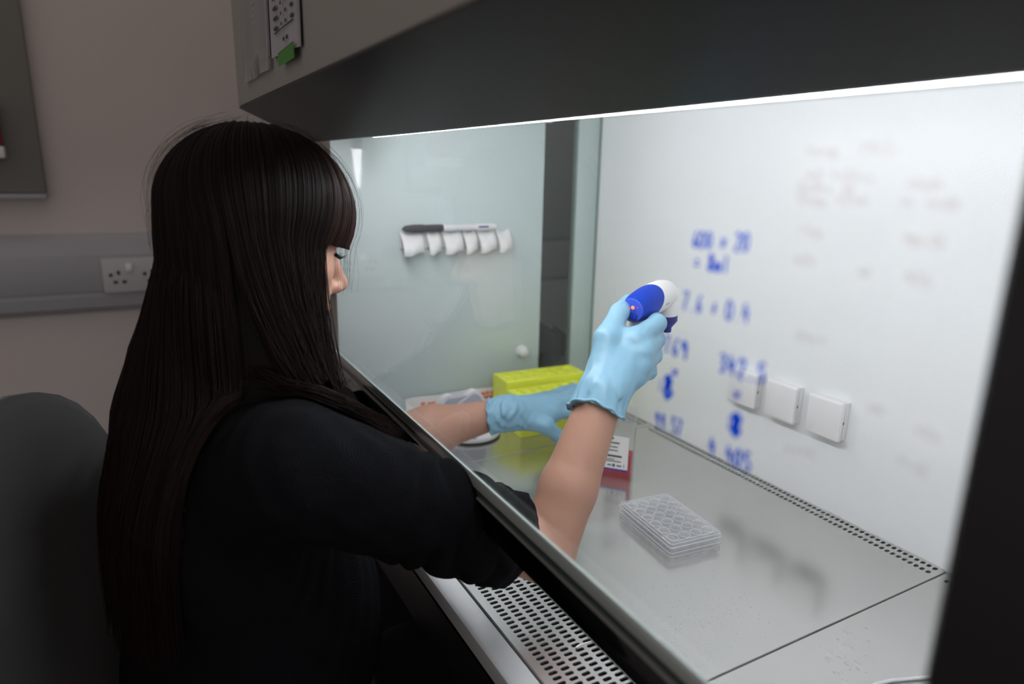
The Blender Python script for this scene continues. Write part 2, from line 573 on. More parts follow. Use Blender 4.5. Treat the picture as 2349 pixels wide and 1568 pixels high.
GLYPH = {
    '0': [[(.5, 1), (.15, .8), (.1, .4), (.3, .02), (.65, .05), (.85, .4), (.8, .8), (.5, 1)]],
    '1': [[(.45, 1), (.45, 0)]],
    '2': [[(.12, .8), (.4, 1), (.75, .85), (.7, .55), (.1, 0), (.85, .02)]],
    '3': [[(.15, .9), (.5, 1), (.8, .8), (.45, .55), (.85, .35), (.6, .02), (.12, .1)]],
    '4': [[(.3, 1), (.12, .4), (.85, .42)], [(.65, .75), (.62, 0)]],
    '5': [[(.85, 1), (.25, .98), (.2, .6), (.65, .6), (.85, .3), (.6, .02), (.12, .08)]],
    '6': [[(.7, 1), (.25, .65), (.12, .25), (.4, 0), (.78, .15), (.72, .45), (.2, .35)]],
    '7': [[(.1, .98), (.85, .98), (.5, .4), (.42, 0)]],
    '8': [[(.5, .55), (.2, .8), (.5, 1), (.8, .8), (.5, .55), (.12, .25), (.5, 0), (.85, .25), (.5, .55)]],
    '9': [[(.75, .75), (.45, 1), (.15, .75), (.45, .5), (.75, .75), (.68, 0)]],
    'x': [[(.15, .65), (.8, .1)], [(.8, .65), (.15, .1)]],
    '+': [[(.5, .75), (.5, .1)], [(.15, .42), (.85, .42)]],
    '=': [[(.15, .6), (.8, .6)], [(.15, .3), (.8, .3)]],
    '.': [[(.45, .06), (.52, .0)]],
    'm': [[(.05, .6), (.08, 0)], [(.08, .45), (.3, .62), (.45, .4), (.45, 0)], [(.45, .45), (.7, .62), (.9, .4), (.92, 0)]],
    'l': [[(.5, 1), (.5, 0)]],
    ' ': [],
}


def handwriting(name, text, p0, p1, hpx, m, r=0.0008, bold=None):
    """stroke lettering on the outer face of the sash between two measured points"""
    a, b = on(*p0, 1, YS - 0.0010), on(*p1, 1, YS - 0.0010)
    d = np.linalg.norm(a - CAM) / FPX
    h = hpx * d
    n = max(1, len(text))
    adv = (b - a) / n
    V, Fc = [], []
    up = np.array((0.02, 0, 1.0))
    for i, ch in enumerate(text):
        rr = bold.get(i, r) if bold else r
        for st in GLYPH[ch]:
            pts = []
            for (u, w) in st:
                pts.append(a + adv * (i + u * 0.82) + up * h * (w - 0.5) + np.array((rng.normal(0, .03) * h, 0, rng.normal(0, .03) * h)))
            # subdivide for a rounder stroke
            q = []
            for j in range(len(pts) - 1):
                for t in (0, .5):
                    q.append(pts[j] * (1 - t) + pts[j + 1] * t)
            q.append(pts[-1])
            tube_geo(q, rr, 6, True, V, Fc, hint=(0, 1, 0), flat=0.35 if False else 1.0)
    Vn = np.array(V)
    Vn[:, 1] = YS - 0.0010 + (Vn[:, 1] - (YS - 0.0010)) * 0.35
    return pyd(name, Vn, Fc, m, sash)


for nm, tx, p0, p1, hp, kw in (
        ('handwriting', '600 x 20', (1590, 549), (1722, 556), 36, {}),
        ('handwriting', '= 8ml', (1592, 600), (1676, 608), 36, {'bold': {2: 0.0011}}),
        ('handwriting', '7.6 + 0.4', (1566, 688), (1722, 722), 40, {}),
        ('handwriting', '769', (1522, 789), (1583, 806), 40, {'bold': {2: 0.0011}}),
        ('handwriting', 'x', (1540, 848), (1560, 852), 30, {}),
        ('handwriting', '1', (1510, 882), (1522, 884), 30, {'r': 0.0005}),
        ('handwriting', '8', (1522, 884), (1548, 890), 52, {'r': 0.0020}),
        ('handwriting', '99.57', (1503, 962), (1566, 984), 36, {'r': 0.0009}),
        ('handwriting', '342.5', (1650, 831), (1760, 860), 42, {'r': 0.0010}),
        ('handwriting', 'x', (1682, 900), (1704, 905), 26, {}),
        ('handwriting', '1', (1668, 968), (1680, 970), 32, {'r': 0.0005}),
        ('handwriting', '8', (1676, 970), (1706, 978), 48, {'r': 0.0020}),
        ('handwriting', '4.405', (1626, 1022), (1726, 1064), 40, {'r': 0.0010})):
    handwriting(nm, tx, p0, p1, hp, M_BLUEINK, **kw)
SMUDGES = [((1848, 343), (1925, 348), 26), ((1975, 338), (2065, 342), 20), ((1850, 402), (1890, 404), 20), ((1908, 400), (2008, 408), 20),
           ((1832, 428), (1912, 436), 22), ((1936, 432), (1960, 436), 20), ((1832, 455), (1900, 464), 24), ((1916, 456), (1994, 462), 20),
           ((2080, 418), (2168, 428), 24), ((2072, 460), (2100, 466), 20), ((2124, 462), (2204, 470), 22), ((1828, 524), (1890, 534), 30),
           ((1822, 592), (1872, 602), 24), ((2074, 545), (2172, 556), 26), ((2078, 628), (2140, 650), 28), ((1828, 770), (1900, 782), 22),
           ((1975, 622), (1998, 626), 20), ((2060, 1050), (2130, 1085), 26), ((1800, 1025), (1870, 1040), 22), ((1990, 930), (2030, 940), 24),
           ((2100, 980), (2160, 1010), 22)]
for p0, p1, hp in SMUDGES:
    n = max(2, int((p1[0] - p0[0]) / 16))
    handwriting('faded_writing', ''.join(random.choice('0x=+4m') for _ in range(n)), p0, p1, hp, M_SMUDGE, r=0.0011)

# ---- front grille and work trays
Y0G, PITX, PITY = 0.3288, 0.0081, 0.0147
V, Q = [], []
gx0, gx1 = XL + 0.004, XR - 0.001
ncol = int((gx1 - gx0 - 0.004) / PITX)
xs = gx1 - 0.003 - PITX * np.arange(ncol)[::-1]
xs = -0.6356 + PITX * np.arange(math.ceil((gx0 + 0.004 + 0.6356) / PITX), math.floor((gx1 - 0.004 + 0.6356) / PITX) + 1)
yr0, yr1 = Y0G - PITY / 2, Y0G + 5.5 * PITY
xa, xb = xs[0] - PITX / 2, xs[-1] + PITX / 2
for x in xs:
    for k in range(6):
        y = Y0G + PITY * k
        perforated(V, Q, x - PITX / 2, x + PITX / 2, y - PITY / 2, y + PITY / 2, x, y, 0.0025, 0.0052, 0.0, 0.0016)
for (x0, x1, y0, y1) in ((gx0, gx1, 0.3135, yr0), (gx0, gx1, yr1, 0.4115), (gx0, xa, yr0, yr1), (xb, gx1, yr0, yr1)):
    quad(V, Q, x0, x1, y0, y1, 0.0)
# rolled front lip
b0 = len(V)
V += [(gx0, 0.3135, 0), (gx1, 0.3135, 0), (gx1, 0.3125, -0.0012), (gx0, 0.3125, -0.0012), (gx1, 0.3125, -0.012), (gx0, 0.3125, -0.012)]
Q += [(b0 + 1, b0, b0 + 3, b0 + 2), (b0 + 2, b0 + 3, b0 + 5, b0 + 4)]
gr = empty('front_grille', (-0.67, 0.36, 0.0), 'slotted steel air grille along the front edge under the sash', 'grille')
pyd('slotted_plate', V, Q, M_GRILLE, gr)
h0, h1 = on(950 + 1250 * .298, 1250 + 785 * .298, 2, 0.002), on(950 + 1475 * .298, 1250 + 705 * .298, 2, 0.003)
T('wire_handle', [h0 + (0, 0, -0.006), h0 + (0, 0, 0.0005), h0 * .9 + h1 * .1 + (0, 0, .0015), h1, h1 + (0.001, 0.02, 0)], 0.0010, M_GRILLE, gr, n=8)


def work_tray(x0, x1, label, y0=0.4135, y1=YB - 0.001):
    t = empty('work_tray', ((x0 + x1) / 2, 0.65, 0.0), label, 'tray', 'steel work trays')
    V, Q = [], []
    xs = -0.4199 + 0.0080 * np.arange(math.ceil((x0 + 0.010 + 0.4199) / 0.008), math.floor((x1 - 0.010 + 0.4199) / 0.008) + 1)
    e = 0.0016
    a, b = xs[0] - 0.004, xs[-1] + 0.004
    rows = (0.8575, 0.8728)
    ym = (rows[0] + rows[1]) / 2
    ya, yb2 = rows[0] - 0.008, rows[1] + 0.0065
    for x in xs:
        perforated(V, Q, x - .004, x + .004, ya, ym, x, rows[0], 0.0026, 0.0042, 0.0, 0.0016)
        perforated(V, Q, x - .004, x + .004, ym, yb2, x, rows[1], 0.0026, 0.0042, 0.0, 0.0016)
    for r in ((x0 + e, x1 - e, y0 + e, ya), (x0 + e, a, ya, yb2), (b, x1 - e, ya, yb2), (x0 + e, x1 - e, yb2, y1)):
        quad(V, Q, *r, 0.0)
    # rolled edges: left, right, front
    c = len(V)
    V += [(x0 + e, y1, 0), (x0 + e, y0 + e, 0), (x1 - e, y0 + e, 0), (x1 - e, y1, 0),
          (x0 + .0005, y1, -.0006), (x0 + .0005, y0 + .0005, -.0006), (x1 - .0005, y0 + .0005, -.0006), (x1 - .0005, y1, -.0006),
          (x0, y1, -.002), (x0, y0, -.002), (x1, y0, -.002), (x1, y1, -.002),
          (x0, y1, -.014), (x0, y0, -.014), (x1, y0, -.014), (x1, y1, -.014)]
    for k in range(3):
        for j in range(3):
            p = c + k * 4 + j
            Q.append((p, p + 1, p + 5, p + 4))
    pyd('perforated_tray_sheet', V, Q, M_STEEL, t)
    return t


S1, S2 = -0.987, -0.409
work_tray(XL + 0.004, S1 - 0.0007, 'narrow steel work tray under the yellow racks at the left end')
mid = work_tray(S1 + 0.0007, S2 - 0.0008, 'wide middle steel work tray under the well plate')
rtray = work_tray(S2 + 0.0008, XR - 0.002, 'steel work tray at the lower right beside the black post')
# water drops on the tray
V, Fc = [], []
for i in range(320):
    u = rng.normal(0, 1, 2)
    c = on(1600 + 55 * u[0], 1430 + 45 * u[1], 2, 0.0) if i < 250 else on(rng.uniform(1450, 1800), rng.uniform(1290, 1500), 2, 0.0)
    if not (S1 + .02 < c[0] < S2 - .01 and 0.44 < c[1] < 0.84):
        continue
    r = rng.uniform(0.0003, 0.0009)
    b = len(V)
    for rr, hh in ((1, 0), (.75, .28), (.3, .42)):
        for k in range(6):
            V.append((c[0] + r * rr * math.cos(k * math.pi / 3), c[1] + r * rr * math.sin(k * math.pi / 3), 0.00005 + r * hh))
    for i2 in range(2):
        for k in range(6):
            p, q = b + i2 * 6 + k, b + i2 * 6 + (k + 1) % 6
            Fc.append((p, q, q + 6, p + 6))
    Fc.append(tuple(b + 12 + k for k in range(6)))
o = pyd('water_drops', V, Fc, M_WET, mid, 180)
o['kind'] = 'stuff'
# dried splash marks on the right tray
V, Fc = [], []
for i in range(46):
    c = on(1940 + rng.normal(0, 28), 1505 + rng.normal(0, 34), 2, 0.0)
    if c[0] < S2 + .004 or c[1] < .43:
        continue
    r = rng.uniform(.0006, .0026)
    b = len(V)
    k0 = rng.uniform(0, 6.3)
    for k in range(10):
        t = k * math.pi / 5
        rr = r * (1 + .45 * math.sin(2 * t + k0) + .2 * math.sin(3 * t))
        V += [(c[0] + rr * math.cos(t), c[1] + .6 * rr * math.sin(t), .00003), (c[0] + .7 * rr * math.cos(t), c[1] + .42 * rr * math.sin(t), .00015)]
    for k in range(10):
        p, q = b + 2 * k, b + 2 * ((k + 1) % 10)
        Fc.append((p, q, q + 1, p + 1))
    Fc.append(tuple(b + 2 * k + 1 for k in range(10)))
o = pyd('dried_splashes', V, Fc, mat('dried splash', (0.44, 0.44, 0.43), 0.35), rtray, None)
o['kind'] = 'stuff'
# thin pale cable on the right tray
pts = [on(x, y, 2, 0.002) for x, y in ((1985, 1585), (2010, 1568), (2045, 1560), (2090, 1556), (2140, 1551), (2200, 1552))]
tag(T('pale_cable', pts, 0.0017, M_WHITE2, None, n=8), 'thin pale cable curving over the lower right tray', 'cable')

# ---- socket boxes on the back wall
for i, (px0, lab) in enumerate(((-0.789, 'white square wall box behind the blue handwriting, nearest the racks'),
                                (-0.712, 'white square wall box, middle of the three on the back wall'),
                                (-0.633, 'white square wall box nearest the black post'))):
    t = empty('wall_box', (px0 + .029, YB, 0.15), lab, 'wall box', 'white boxes on the cabinet back wall')
    B('box_base', (px0 + .001, px0 + .058, YB - 0.010, YB + 0.0005, 0.1195, 0.1775), M_WHITE, t, 0.002)
    B('box_cover', (px0, px0 + .059, YB - 0.020, YB - 0.0095, 0.118, 0.179), M_WHITE, t, 0.0045, 3)
    B('cover_screw', (px0 + .0588, px0 + .0594, YB - 0.014, YB - 0.012, 0.146, 0.150), M_INK, t)

# ================================================================== THINGS IN THE CABINET
# papers on the fascia
YP = 0.1735


def sheet(name, c4, th, m, parent=None, wav=0.0, n=10):
    """a slightly wavy sheet on the fascia. c4: (x,z) bottom-left, bottom-right, top-right, top-left"""
    V, Fc = [], []
    for i in range(n + 1):
        for j in range(n + 1):
            u, w = i / n, j / n
            x = (c4[0][0] * (1 - u) + c4[1][0] * u) * (1 - w) + (c4[3][0] * (1 - u) + c4[2][0] * u) * w
            z = (c4[0][1] * (1 - u) + c4[1][1] * u) * (1 - w) + (c4[3][1] * (1 - u) + c4[2][1] * u) * w
            y = YP - 0.0012 - wav * (1 - w) * (0.4 + 0.6 * math.sin(u * 5 + 1) ** 2)
            V.append((x, y, z))
    N = (n + 1) ** 2
    V += [(v[0], v[1] - th, v[2]) for v in V]
    for i in range(n):
        for j in range(n):
            p = i * (n + 1) + j
            f = (p, p + 1, p + n + 2, p + n + 1)
            Fc += [tuple(reversed(f)), tuple(q + N for q in f)]
    rim = [i * (n + 1) for i in range(n + 1)] + [n * (n + 1) + j for j in range(1, n + 1)] + \
          [i * (n + 1) + n for i in range(n - 1, -1, -1)] + [j for j in range(n - 1, 0, -1)]
    for k in range(len(rim)):
        p, q = rim[k], rim[(k + 1) % len(rim)]
        Fc.append((p, q, q + N, p + N))
    return pyd(name, V, Fc, m, parent, 180)


pa = empty('pinned_paper', (-1.02, YP, 0.62), 'faint paper in a plastic sleeve, left of the printed list', 'paper', 'papers on the fascia')
sheet('paper_sheet', ((-1.115, 0.624), (-0.925, 0.622), (-0.915, 0.93), (-1.112, 0.93)), 0.0004, M_PAPER, pa, 0.002)
sheet('plastic_sleeve', ((-1.122, 0.606), (-0.92, 0.606), (-0.908, 0.95), (-1.118, 0.95)), 0.0003, M_SLEEVE, pa, 0.005)
for c in range(2):
    for k in range(6):
        B('print_line', (-1.075 + c * .045, -1.075 + c * .045 + .012, YP - 0.0036, YP - 0.0032, 0.672 + k * .008, 0.675 + k * .008), M_TRUNK, pa)
pb = empty('pinned_paper', (-0.83, YP, 0.615), 'printed list of text rows held by green tape', 'paper', 'papers on the fascia')
sheet('paper_sheet', ((-0.905, 0.6155), (-0.755, 0.610), (-0.748, 0.93), (-0.907, 0.93)), 0.0004, M_PAPER, pb, 0.004)
for k in range(13):
    z = 0.641 + k * 0.0105
    for c, (x, w) in enumerate(((-0.874, .006), (-0.834, .004), (-0.812, .005), (-0.785, .012))):
        ww = w * (3.2 if (c == 0 and k < 3) else 1.0) * random.uniform(.8, 1.2)
        B('print_mark', (x, x + ww, YP - 0.0064, YP - 0.0058, z, z + 0.0032), M_INK, pb)
B('print_rule', (-0.874, -0.775, YP - 0.0064, YP - 0.0058, 0.6375, 0.6385), M_INK, pb)
for x in (-0.828, -0.812):
    B('print_mark', (x, x + .007, YP - 0.0064, YP - 0.0058, 0.6245, 0.6280), M_INK, pb)
o = sheet('green_tape', ((-0.853, 0.6005), (-0.768, 0.6005), (-0.770, 0.6165), (-0.853, 0.6145)), 0.0004, M_GREEN, None, 0.0)
o.data.transform(Matrix.Translation((0, -0.0062, 0)))
tag(o, 'short strip of green tape at the foot of the printed list', 'tape')

# white hook rail on the side panel
rail = empty('hook_rail', (XL, 0.55, 0.34), 'white plastic pipette hook rail stuck on the pale side panel', 'hook rail')
B('rail_plate', (XL, XL + 0.004, 0.434, 0.668, 0.345, 0.372), M_WHITE, rail, 0.001)


def hook(y0, y1, parent, zt=0.374, zb=0.334):
    """a tongue that leaves the plate, dips with a scalloped lower rim and curls out"""
    V, Fc = [], []
    n, k = 10, 9
    for side in (0, 1):
        for i in range(n + 1):
            u = i / n
            y = y0 + (y1 - y0) * u
            bulge = math.sin(u * math.pi)
            for j in range(k + 1):
                w = j / k
                x = XL + 0.003 + 0.026 * math.sin(w * 1.9) * (0.80 + 0.20 * math.cos(u * 2.6)) + 0.004 * bulge
                z = zt - (zt - zb) * w * (0.96 + 0.06 * math.sin(u * math.pi * 2 + .5)) + 0.012 * max(0, u - .6) * w + 0.003 * math.cos(u * 6.3) * (1 - w)
                V.append((x - side * 0.0022, y, z - side * 0.0008))
    N = (n + 1) * (k + 1)
    for i in range(n):
        for j in range(k):
            p = i * (k + 1) + j
            f = (p, p + 1, p + k + 2, p + k + 1)
            Fc += [f, tuple(q + N for q in reversed(f))]
    rim = [i * (k + 1) for i in range(n + 1)] + [n * (k + 1) + j for j in range(1, k + 1)] + \
          [i * (k + 1) + k for i in range(n - 1, -1, -1)] + [j for j in range(k - 1, 0, -1)]
    for a in range(len(rim)):
        p, q = rim[a], rim[(a + 1) % len(rim)]
        Fc.append((p, q, q + N, p + N))
    bm = bmesh.new()
    vs = [bm.verts.new(v) for v in V]
    for f in Fc:
        bm.faces.new([vs[i] for i in f])
    return ob('hook', bm, M_WHITE, parent, 50)


for y0, y1 in ((0.434, 0.476), (0.484, 0.511), (0.517, 0.557), (0.560, 0.588), (0.591, 0.629), (0.632, 0.664)):
    hook(y0, y1, rail)
pen = empty('marker_pen', (XL + .012, 0.53, 0.385), 'white marker pen with dark cap lying on the hook rail', 'marker pen')
PX, PZ = XL + 0.014, 0.3815
lathe('pen_cap', [(.002, 0), (.0058, .006), (.0075, .022), (.0075, .040), (.0066, .041), (.0066, .078), (.006, .080)], (PX, 0.436, PZ + .001), (0, 1, 0), M_INK, pen)
lathe('pen_body', [(.006, 0), (.0064, .002), (.0064, .058), (.0056, .062), (.0056, .066)], (PX, 0.516, PZ + .001), (0, 1, 0), M_WHITE2, pen)
lathe('pen_tail', [(.0060, 0), (.0068, .003), (.0066, .038), (.004, .046)], (PX, 0.582, PZ + .001), (0, 1, 0), M_WHITE, pen)
B('pen_print', (PX + .0062, PX + .0069, 0.588, 0.610, PZ + .0005, PZ + .0035), M_BLUE3, pen)

# round white knob on the side panel
kb = on(1196, 805, 0, XL)
kn = empty('suction_knob', kb, 'small round white knob on the pale side panel above the racks', 'knob')
lathe('knob_flange', [(.0135, 0), (.0135, .003), (.012, .005)], kb, (1, 0, 0), M_WHITE2, kn)
lathe('knob_dome', [(.0105, .004), (.0110, .008), (.0095, .013), (.005, .0155), (.0005, .016)], kb, (1, 0, 0), M_WHITE, kn)

# crumpled plastic film outside the window
V, Fc = [], []
n = 12
for i in range(n + 1):
    for j in range(n + 1):
        u, w = i / n, j / n
        V.append((-1.40 + 0.05 * math.sin(u * 9 + w * 5) * w + rng.normal(0, .004), 0.85 + 0.12 * u * (0.35 + 0.65 * w), -0.02 + 0.17 * w - 0.09 * u * w + 0.015 * math.sin(7 * u + 3 * w)))
for i in range(n):
    for j in range(n):
        p = i * (n + 1) + j
        Fc.append((p, p + 1, p + n + 2, p + n + 1))
o = pyd('plastic_bag', V, Fc, M_BAG, None, 0)
sm = o.modifiers.new('thickness', 'SOLIDIFY')
sm.thickness = 0.0008
tag(o, 'crumpled clear plastic bag seen low through the side window', 'plastic bag')
tbl = empty('side_shelf', (-1.42, 0.9, -0.04), 'small grey shelf under the plastic bag beyond the side window', 'shelf')
B('shelf_board', (-1.505, -1.28, 0.78, 1.30, -0.045, -0.03), M_CABGREY, tbl, 0.002)
for xx in (-1.50, -1.30):
    for yy in (0.79, 1.27):
        B('shelf_leg', (xx, xx + .015, yy, yy + .015, ZF, -0.045), M_CABGREY, tbl)


# ---- yellow tube racks
def tube_rack(x0, x1, y0, y1, h, nx, ny, label, rot=0.0, screws=True):
    t = empty('tube_rack', ((x0 + x1) / 2, (y0 + y1) / 2, 0.0), label, 'tube rack', 'yellow tube racks')
    e = 0.0022
    V, Q = [], []
    mx, my = 0.005, 0.007
    cx, cy = (x1 - x0 - 2 * mx) / nx, (y1 - y0 - 2 * my) / ny
    for i in range(nx):
        for j in range(ny):
            a, b = x0 + mx + i * cx, y0 + my + j * cy
            r = min(cx, cy) * 0.40
            perforated(V, Q, a, a + cx, b, b + cy, a + cx / 2, b + cy / 2, r, r, h, 0.005)
            k = len(V)
            for q in range(12):
                tt = 2 * math.pi * (q + .5) / 12
                V.append((a + cx / 2 + r * math.cos(tt), b + cy / 2 + r * math.sin(tt), h - 0.005))
            Q.append(tuple(k + q for q in range(12)))
    for r4 in ((x0 + e, x1 - e, y0 + e, y0 + my), (x0 + e, x1 - e, y1 - my, y1 - e), (x0 + e, x0 + mx, y0 + my, y1 - my), (x1 - mx, x1 - e, y0 + my, y1 - my)):
        quad(V, Q, *r4, h)
    rings = []
    for off, z in ((e, h), (e * .3, h - e * .3), (0, h - e), (0, 0.0005)):
        c = len(V)
        V += [(x0 + off, y0 + off, z), (x1 - off, y0 + off, z), (x1 - off, y1 - off, z), (x0 + off, y1 - off, z)]
        rings.append(c)
    for a, b in zip(rings[:-1], rings[1:]):
        for k in range(4):
            Q.append((a + (k + 1) % 4, a + k, b + k, b + (k + 1) % 4))
    Q.append((rings[-1] + 3, rings[-1] + 2, rings[-1] + 1, rings[-1]))
    c = np.array(((x0 + x1) / 2, (y0 + y1) / 2, 0))
    ca, sa = math.cos(rot), math.sin(rot)
    Vn = np.array(V, float)
    d = Vn - c
    Vn[:, 0] = c[0] + ca * d[:, 0] - sa * d[:, 1]
    Vn[:, 1] = c[1] + sa * d[:, 0] + ca * d[:, 1]
    pyd('rack_block', Vn, Q, M_YELLOW, t)
    if screws:
        for z in (h * .42, h * .78):
            lathe('end_peg', [(.0028, 0), (.0028, .001)], (x0 + .016, y0 - 0.0002 + (x0 + .016 - c[0]) * sa, z), (0, -1, 0), M_WHITE2, t, n=10)
    # side ledge groove
    return t


tube_rack(-1.170, -1.106, 0.612, 0.792, 0.091, 2, 6, 'taller yellow tube rack standing behind the gripped one', -0.06)
tube_rack(-1.099, -1.040, 0.606, 0.806, 0.079, 3, 8, 'lower yellow tube rack gripped by the left gloved hand', -0.02, False)

# ---- pipette stand: round base and two-lobed cradle
st = empty('pipette_stand', (-1.105, 0.525, 0.0), 'round white stand with a grey two-lobed cradle behind the forearm', 'pipette stand')
lathe('base_disc', [(.056, 0.003), (.0565, .006), (.0545, .0095), (.047, .0115), (.001, .012)], (-1.105, 0.530, 0), (0, 0, 1), M_WHITE, st, n=48)
lathe('rubber_ring', [(.054, 0), (.057, 0.0005), (.057, .0035), (.054, .0035)], (-1.105, 0.530, 0), (0, 0, 1), M_BLACK, st, n=48)
for i in range(9):
    a = -0.85 + i * 0.075
    c = np.array((-1.105 + .0505 * math.cos(a), .530 + .0505 * math.sin(a), .0110))
    B('base_print', (c[0] - .0012, c[0] + .0012, c[1] - .0014, c[1] + .0014, c[2] - .0006, c[2] + .0004), M_BLUE, st)
# cradle: two rounded humps, outline extruded with thickness, slightly bowed
n = 40
out = []
for i in range(n + 1):
    u = i / n
    y = -0.052 + 0.104 * u
    hump = 0.075 * max(0, 1 - ((y + .027) / .027) ** 2) ** 0.5 * 0.85 if y < 0 else 0.066 * max(0, 1 - ((y - .025) / .027) ** 2) ** 0.5
    out.append((y, 0.026 + max(hump, 0.018)))
poly = [(-0.052, 0.010)] + out + [(0.052, 0.010)]
for k, (xo, sc, th, mm) in enumerate(((-1.105, 1.0, .016, M_GREYPL), (-1.089, 0.93, .0015, M_GREYPL))):
    bm = bmesh.new()
    A = [bm.verts.new((xo + 0.10 * (y * sc) ** 2 / .1 + (.0), .506 + y * sc, z if k == 0 else .01 + (z - .01) * .93)) for y, z in poly]
    Bv = [bm.verts.new((v.co.x + th, v.co.y, v.co.z)) for v in A]
    bm.faces.new(A)
    bm.faces.new(list(reversed(Bv)))
    for i in range(len(A)):
        bm.faces.new((A[i], A[(i + 1) % len(A)], Bv[(i + 1) % len(A)], Bv[i]))
    bmesh.ops.triangulate(bm, faces=[f for f in bm.faces if len(f.verts) > 4])
    ob('cradle' if k == 0 else 'cradle_face', bm, M_WHITE2 if k == 0 else M_GREYPL, st, 40)

# ---- paper pipette wrappers against the side panel
pk = empty('pipette_wrapper', (XL + .01, 0.54, 0.0), 'white paper pipette wrapper with orange print along the side panel', 'wrapper')
for i, (x, h) in enumerate(((XL + .003, .050), (XL + .014, .030))):
    V, Fc = [], []
    nn = 16
    for s in (0, 1):
        for j in range(nn + 1):
            y = 0.438 + 0.245 * j / nn
            w = 0.0012 * math.sin(j * 1.3 + i)
            V += [(x + .006 + s * .0012 + w, y, 0.0015), (x + .002 + s * .0012 - w, y, h + .0015 * math.sin(j * .9))]
    N = 2 * (nn + 1)
    for j in range(nn):
        p = 2 * j
        Fc += [(p, p + 1, p + 3, p + 2), (N + p + 2, N + p + 3, N + p + 1, N + p), (p + 1, N + p + 1, N + p + 3, p + 3), (p, p + 2, N + p + 2, N + p)]
    Fc += [(0, N, N + 1, 1), (2 * nn, 2 * nn + 1, N + 2 * nn + 1, N + 2 * nn)]
    pyd('wrapper_sheet', V, Fc, M_PAPERW, pk, 60)
for y0, y1, z0, z1 in ((.470, .478, .026, .040), (.484, .500, .034, .038), (.506, .520, .034, .038), (.600, .612, .036, .042), (.614, .622, .036, .043), (.625, .640, .036, .042), (.600, .630, .026, .033), (.632, .650, .026, .033), (.545, .575, .034, .040)):
    xx = XL + .008
    B('orange_print', (xx - .0012, xx + .0004, y0, y1, z0, z1), M_ORANGE, pk)

# ---- culture flask with red medium
fl = empty('culture_flask', (-0.84, 0.665, 0.0), 'clear culture flask with red medium and white label', 'flask')
fw, fn = np.array((0.75, 0.66, 0)), np.array((0.66, -0.75, 0))
fw /= np.linalg.norm(fw)
fn /= np.linalg.norm(fn)
FO = np.array((-0.802, 0.675, 0.0)) - fw * 0.037 - fn * 0.016


def FP(a, b, z):
    return FO + fw * a + fn * b + np.array((0, 0, z))


def shell(name, rings, m, parent, smooth=40, caps=(True, True)):
    """loft of equal-length rings"""
    bm = bmesh.new()
    rv = [[bm.verts.new(p) for p in r] for r in rings]
    n = len(rings[0])
    for a, b in zip(rv[:-1], rv[1:]):
        for k in range(n):
            bm.faces.new((a[k], a[(k + 1) % n], b[(k + 1) % n], b[k]))
    if caps[0]:
        bm.faces.new(list(reversed(rv[0])))
    if caps[1]:
        bm.faces.new(rv[-1])
    return ob(name, bm, m, parent, smooth)


def rrect(ha, hb, r, n=4):
    pts = []
    for cx_, cy_, a0 in ((ha - r, hb - r, 0), (-ha + r, hb - r, 90), (-ha + r, -hb + r, 180), (ha - r, -hb + r, 270)):
        for k in range(n + 1):
            t = math.radians(a0 + 90 * k / n)
            pts.append((cx_ + r * math.cos(t), cy_ + r * math.sin(t)))
    return pts


body = [[FP(a, b + bo, z) for a, b in rrect(.037 * s, .0155 * s2, .004)] for z, s, s2, bo in ((0.0005, .985, .97, 0), (.002, 1, 1, 0), (.088, 1, 1, 0), (.112, .995, .72, -.0043), (.121, .98, .60, -.0060), (.124, .95, .52, -.0062))]
shell('flask_body', body, M_CLEAR, fl, caps=(True, True))
liq = [[FP(a, b, z) for a, b in rrect(.0352, .0138, .003)] for z in (.002, .0425)]
shell('red_medium', liq, M_LIQ, fl)
NK = FP(0.006, 0.006, 0.103)
lathe('flask_neck', [(.0135, 0), (.0125, .003), (.0125, .009), (.0138, .0095), (.0138, .0115), (.0125, .012), (.0125, .021), (.0112, .021), (.0112, .002)], NK, (0, 0, 1), M_CLEAR, fl, closed=False)
lathe('neck_ring', [(.0127, .0200), (.0132, .0208), (.0125, .0218), (.0113, .0218), (.0109, .0208)], NK, (0, 0, 1), M_TRUNK, fl, closed=False)


def fbox(name, a0, a1, z0, z1, b0, b1, m, parent):
    bm = bmesh.new()
    vs = [bm.verts.new(FP(a, b, z)) for a in (a0, a1) for b in (b0, b1) for z in (z0, z1)]
    for f in ((0, 1, 3, 2), (4, 6, 7, 5), (0, 4, 5, 1), (2, 3, 7, 6), (0, 2, 6, 4), (1, 5, 7, 3)):
        bm.faces.new([vs[i] for i in f])
    return ob(name, bm, m, parent)


lb = fbox('paper_label', -.030, .031, .019, .076, .0156, .0160, M_PAPERW, fl)
fbox('label_blue_line', -.030, .031, .0165, .0190, .0156, .0160, M_BLUE, fl)
for a0, a1, z, h in ((-.004, .006, .070, .004), (-.006, .016, .063, .0022), (-.004, .013, .056, .0016), (-.006, .014, .050, .0015), (-.004, .021, .0395, .0032), (-.004, .009, .0345, .0014), (-.006, .020, .0312, .0014), (-.002, .004, .0235, .0022), (.006, .010, .0222, .0050), (.013, .021, .0235, .0022), (.0245, .0255, .0225, .006)):
    fbox('label_print', a0, a1, z, z + h, .0160, .01625, M_INK, fl)

# ---- 24-well plate
PC = np.array((-0.656, 0.627))
wp = empty('well_plate', (PC[0], PC[1], 0.0), 'clear plastic multi-well plate with lid on the steel tray', 'well plate')
RP = math.radians(-5.5)


def WPT(a, b, z):
    return np.array((PC[0] + a * math.cos(RP) - b * math.sin(RP), PC[1] + a * math.sin(RP) + b * math.cos(RP), z))


HA, HB = .0638, .0427


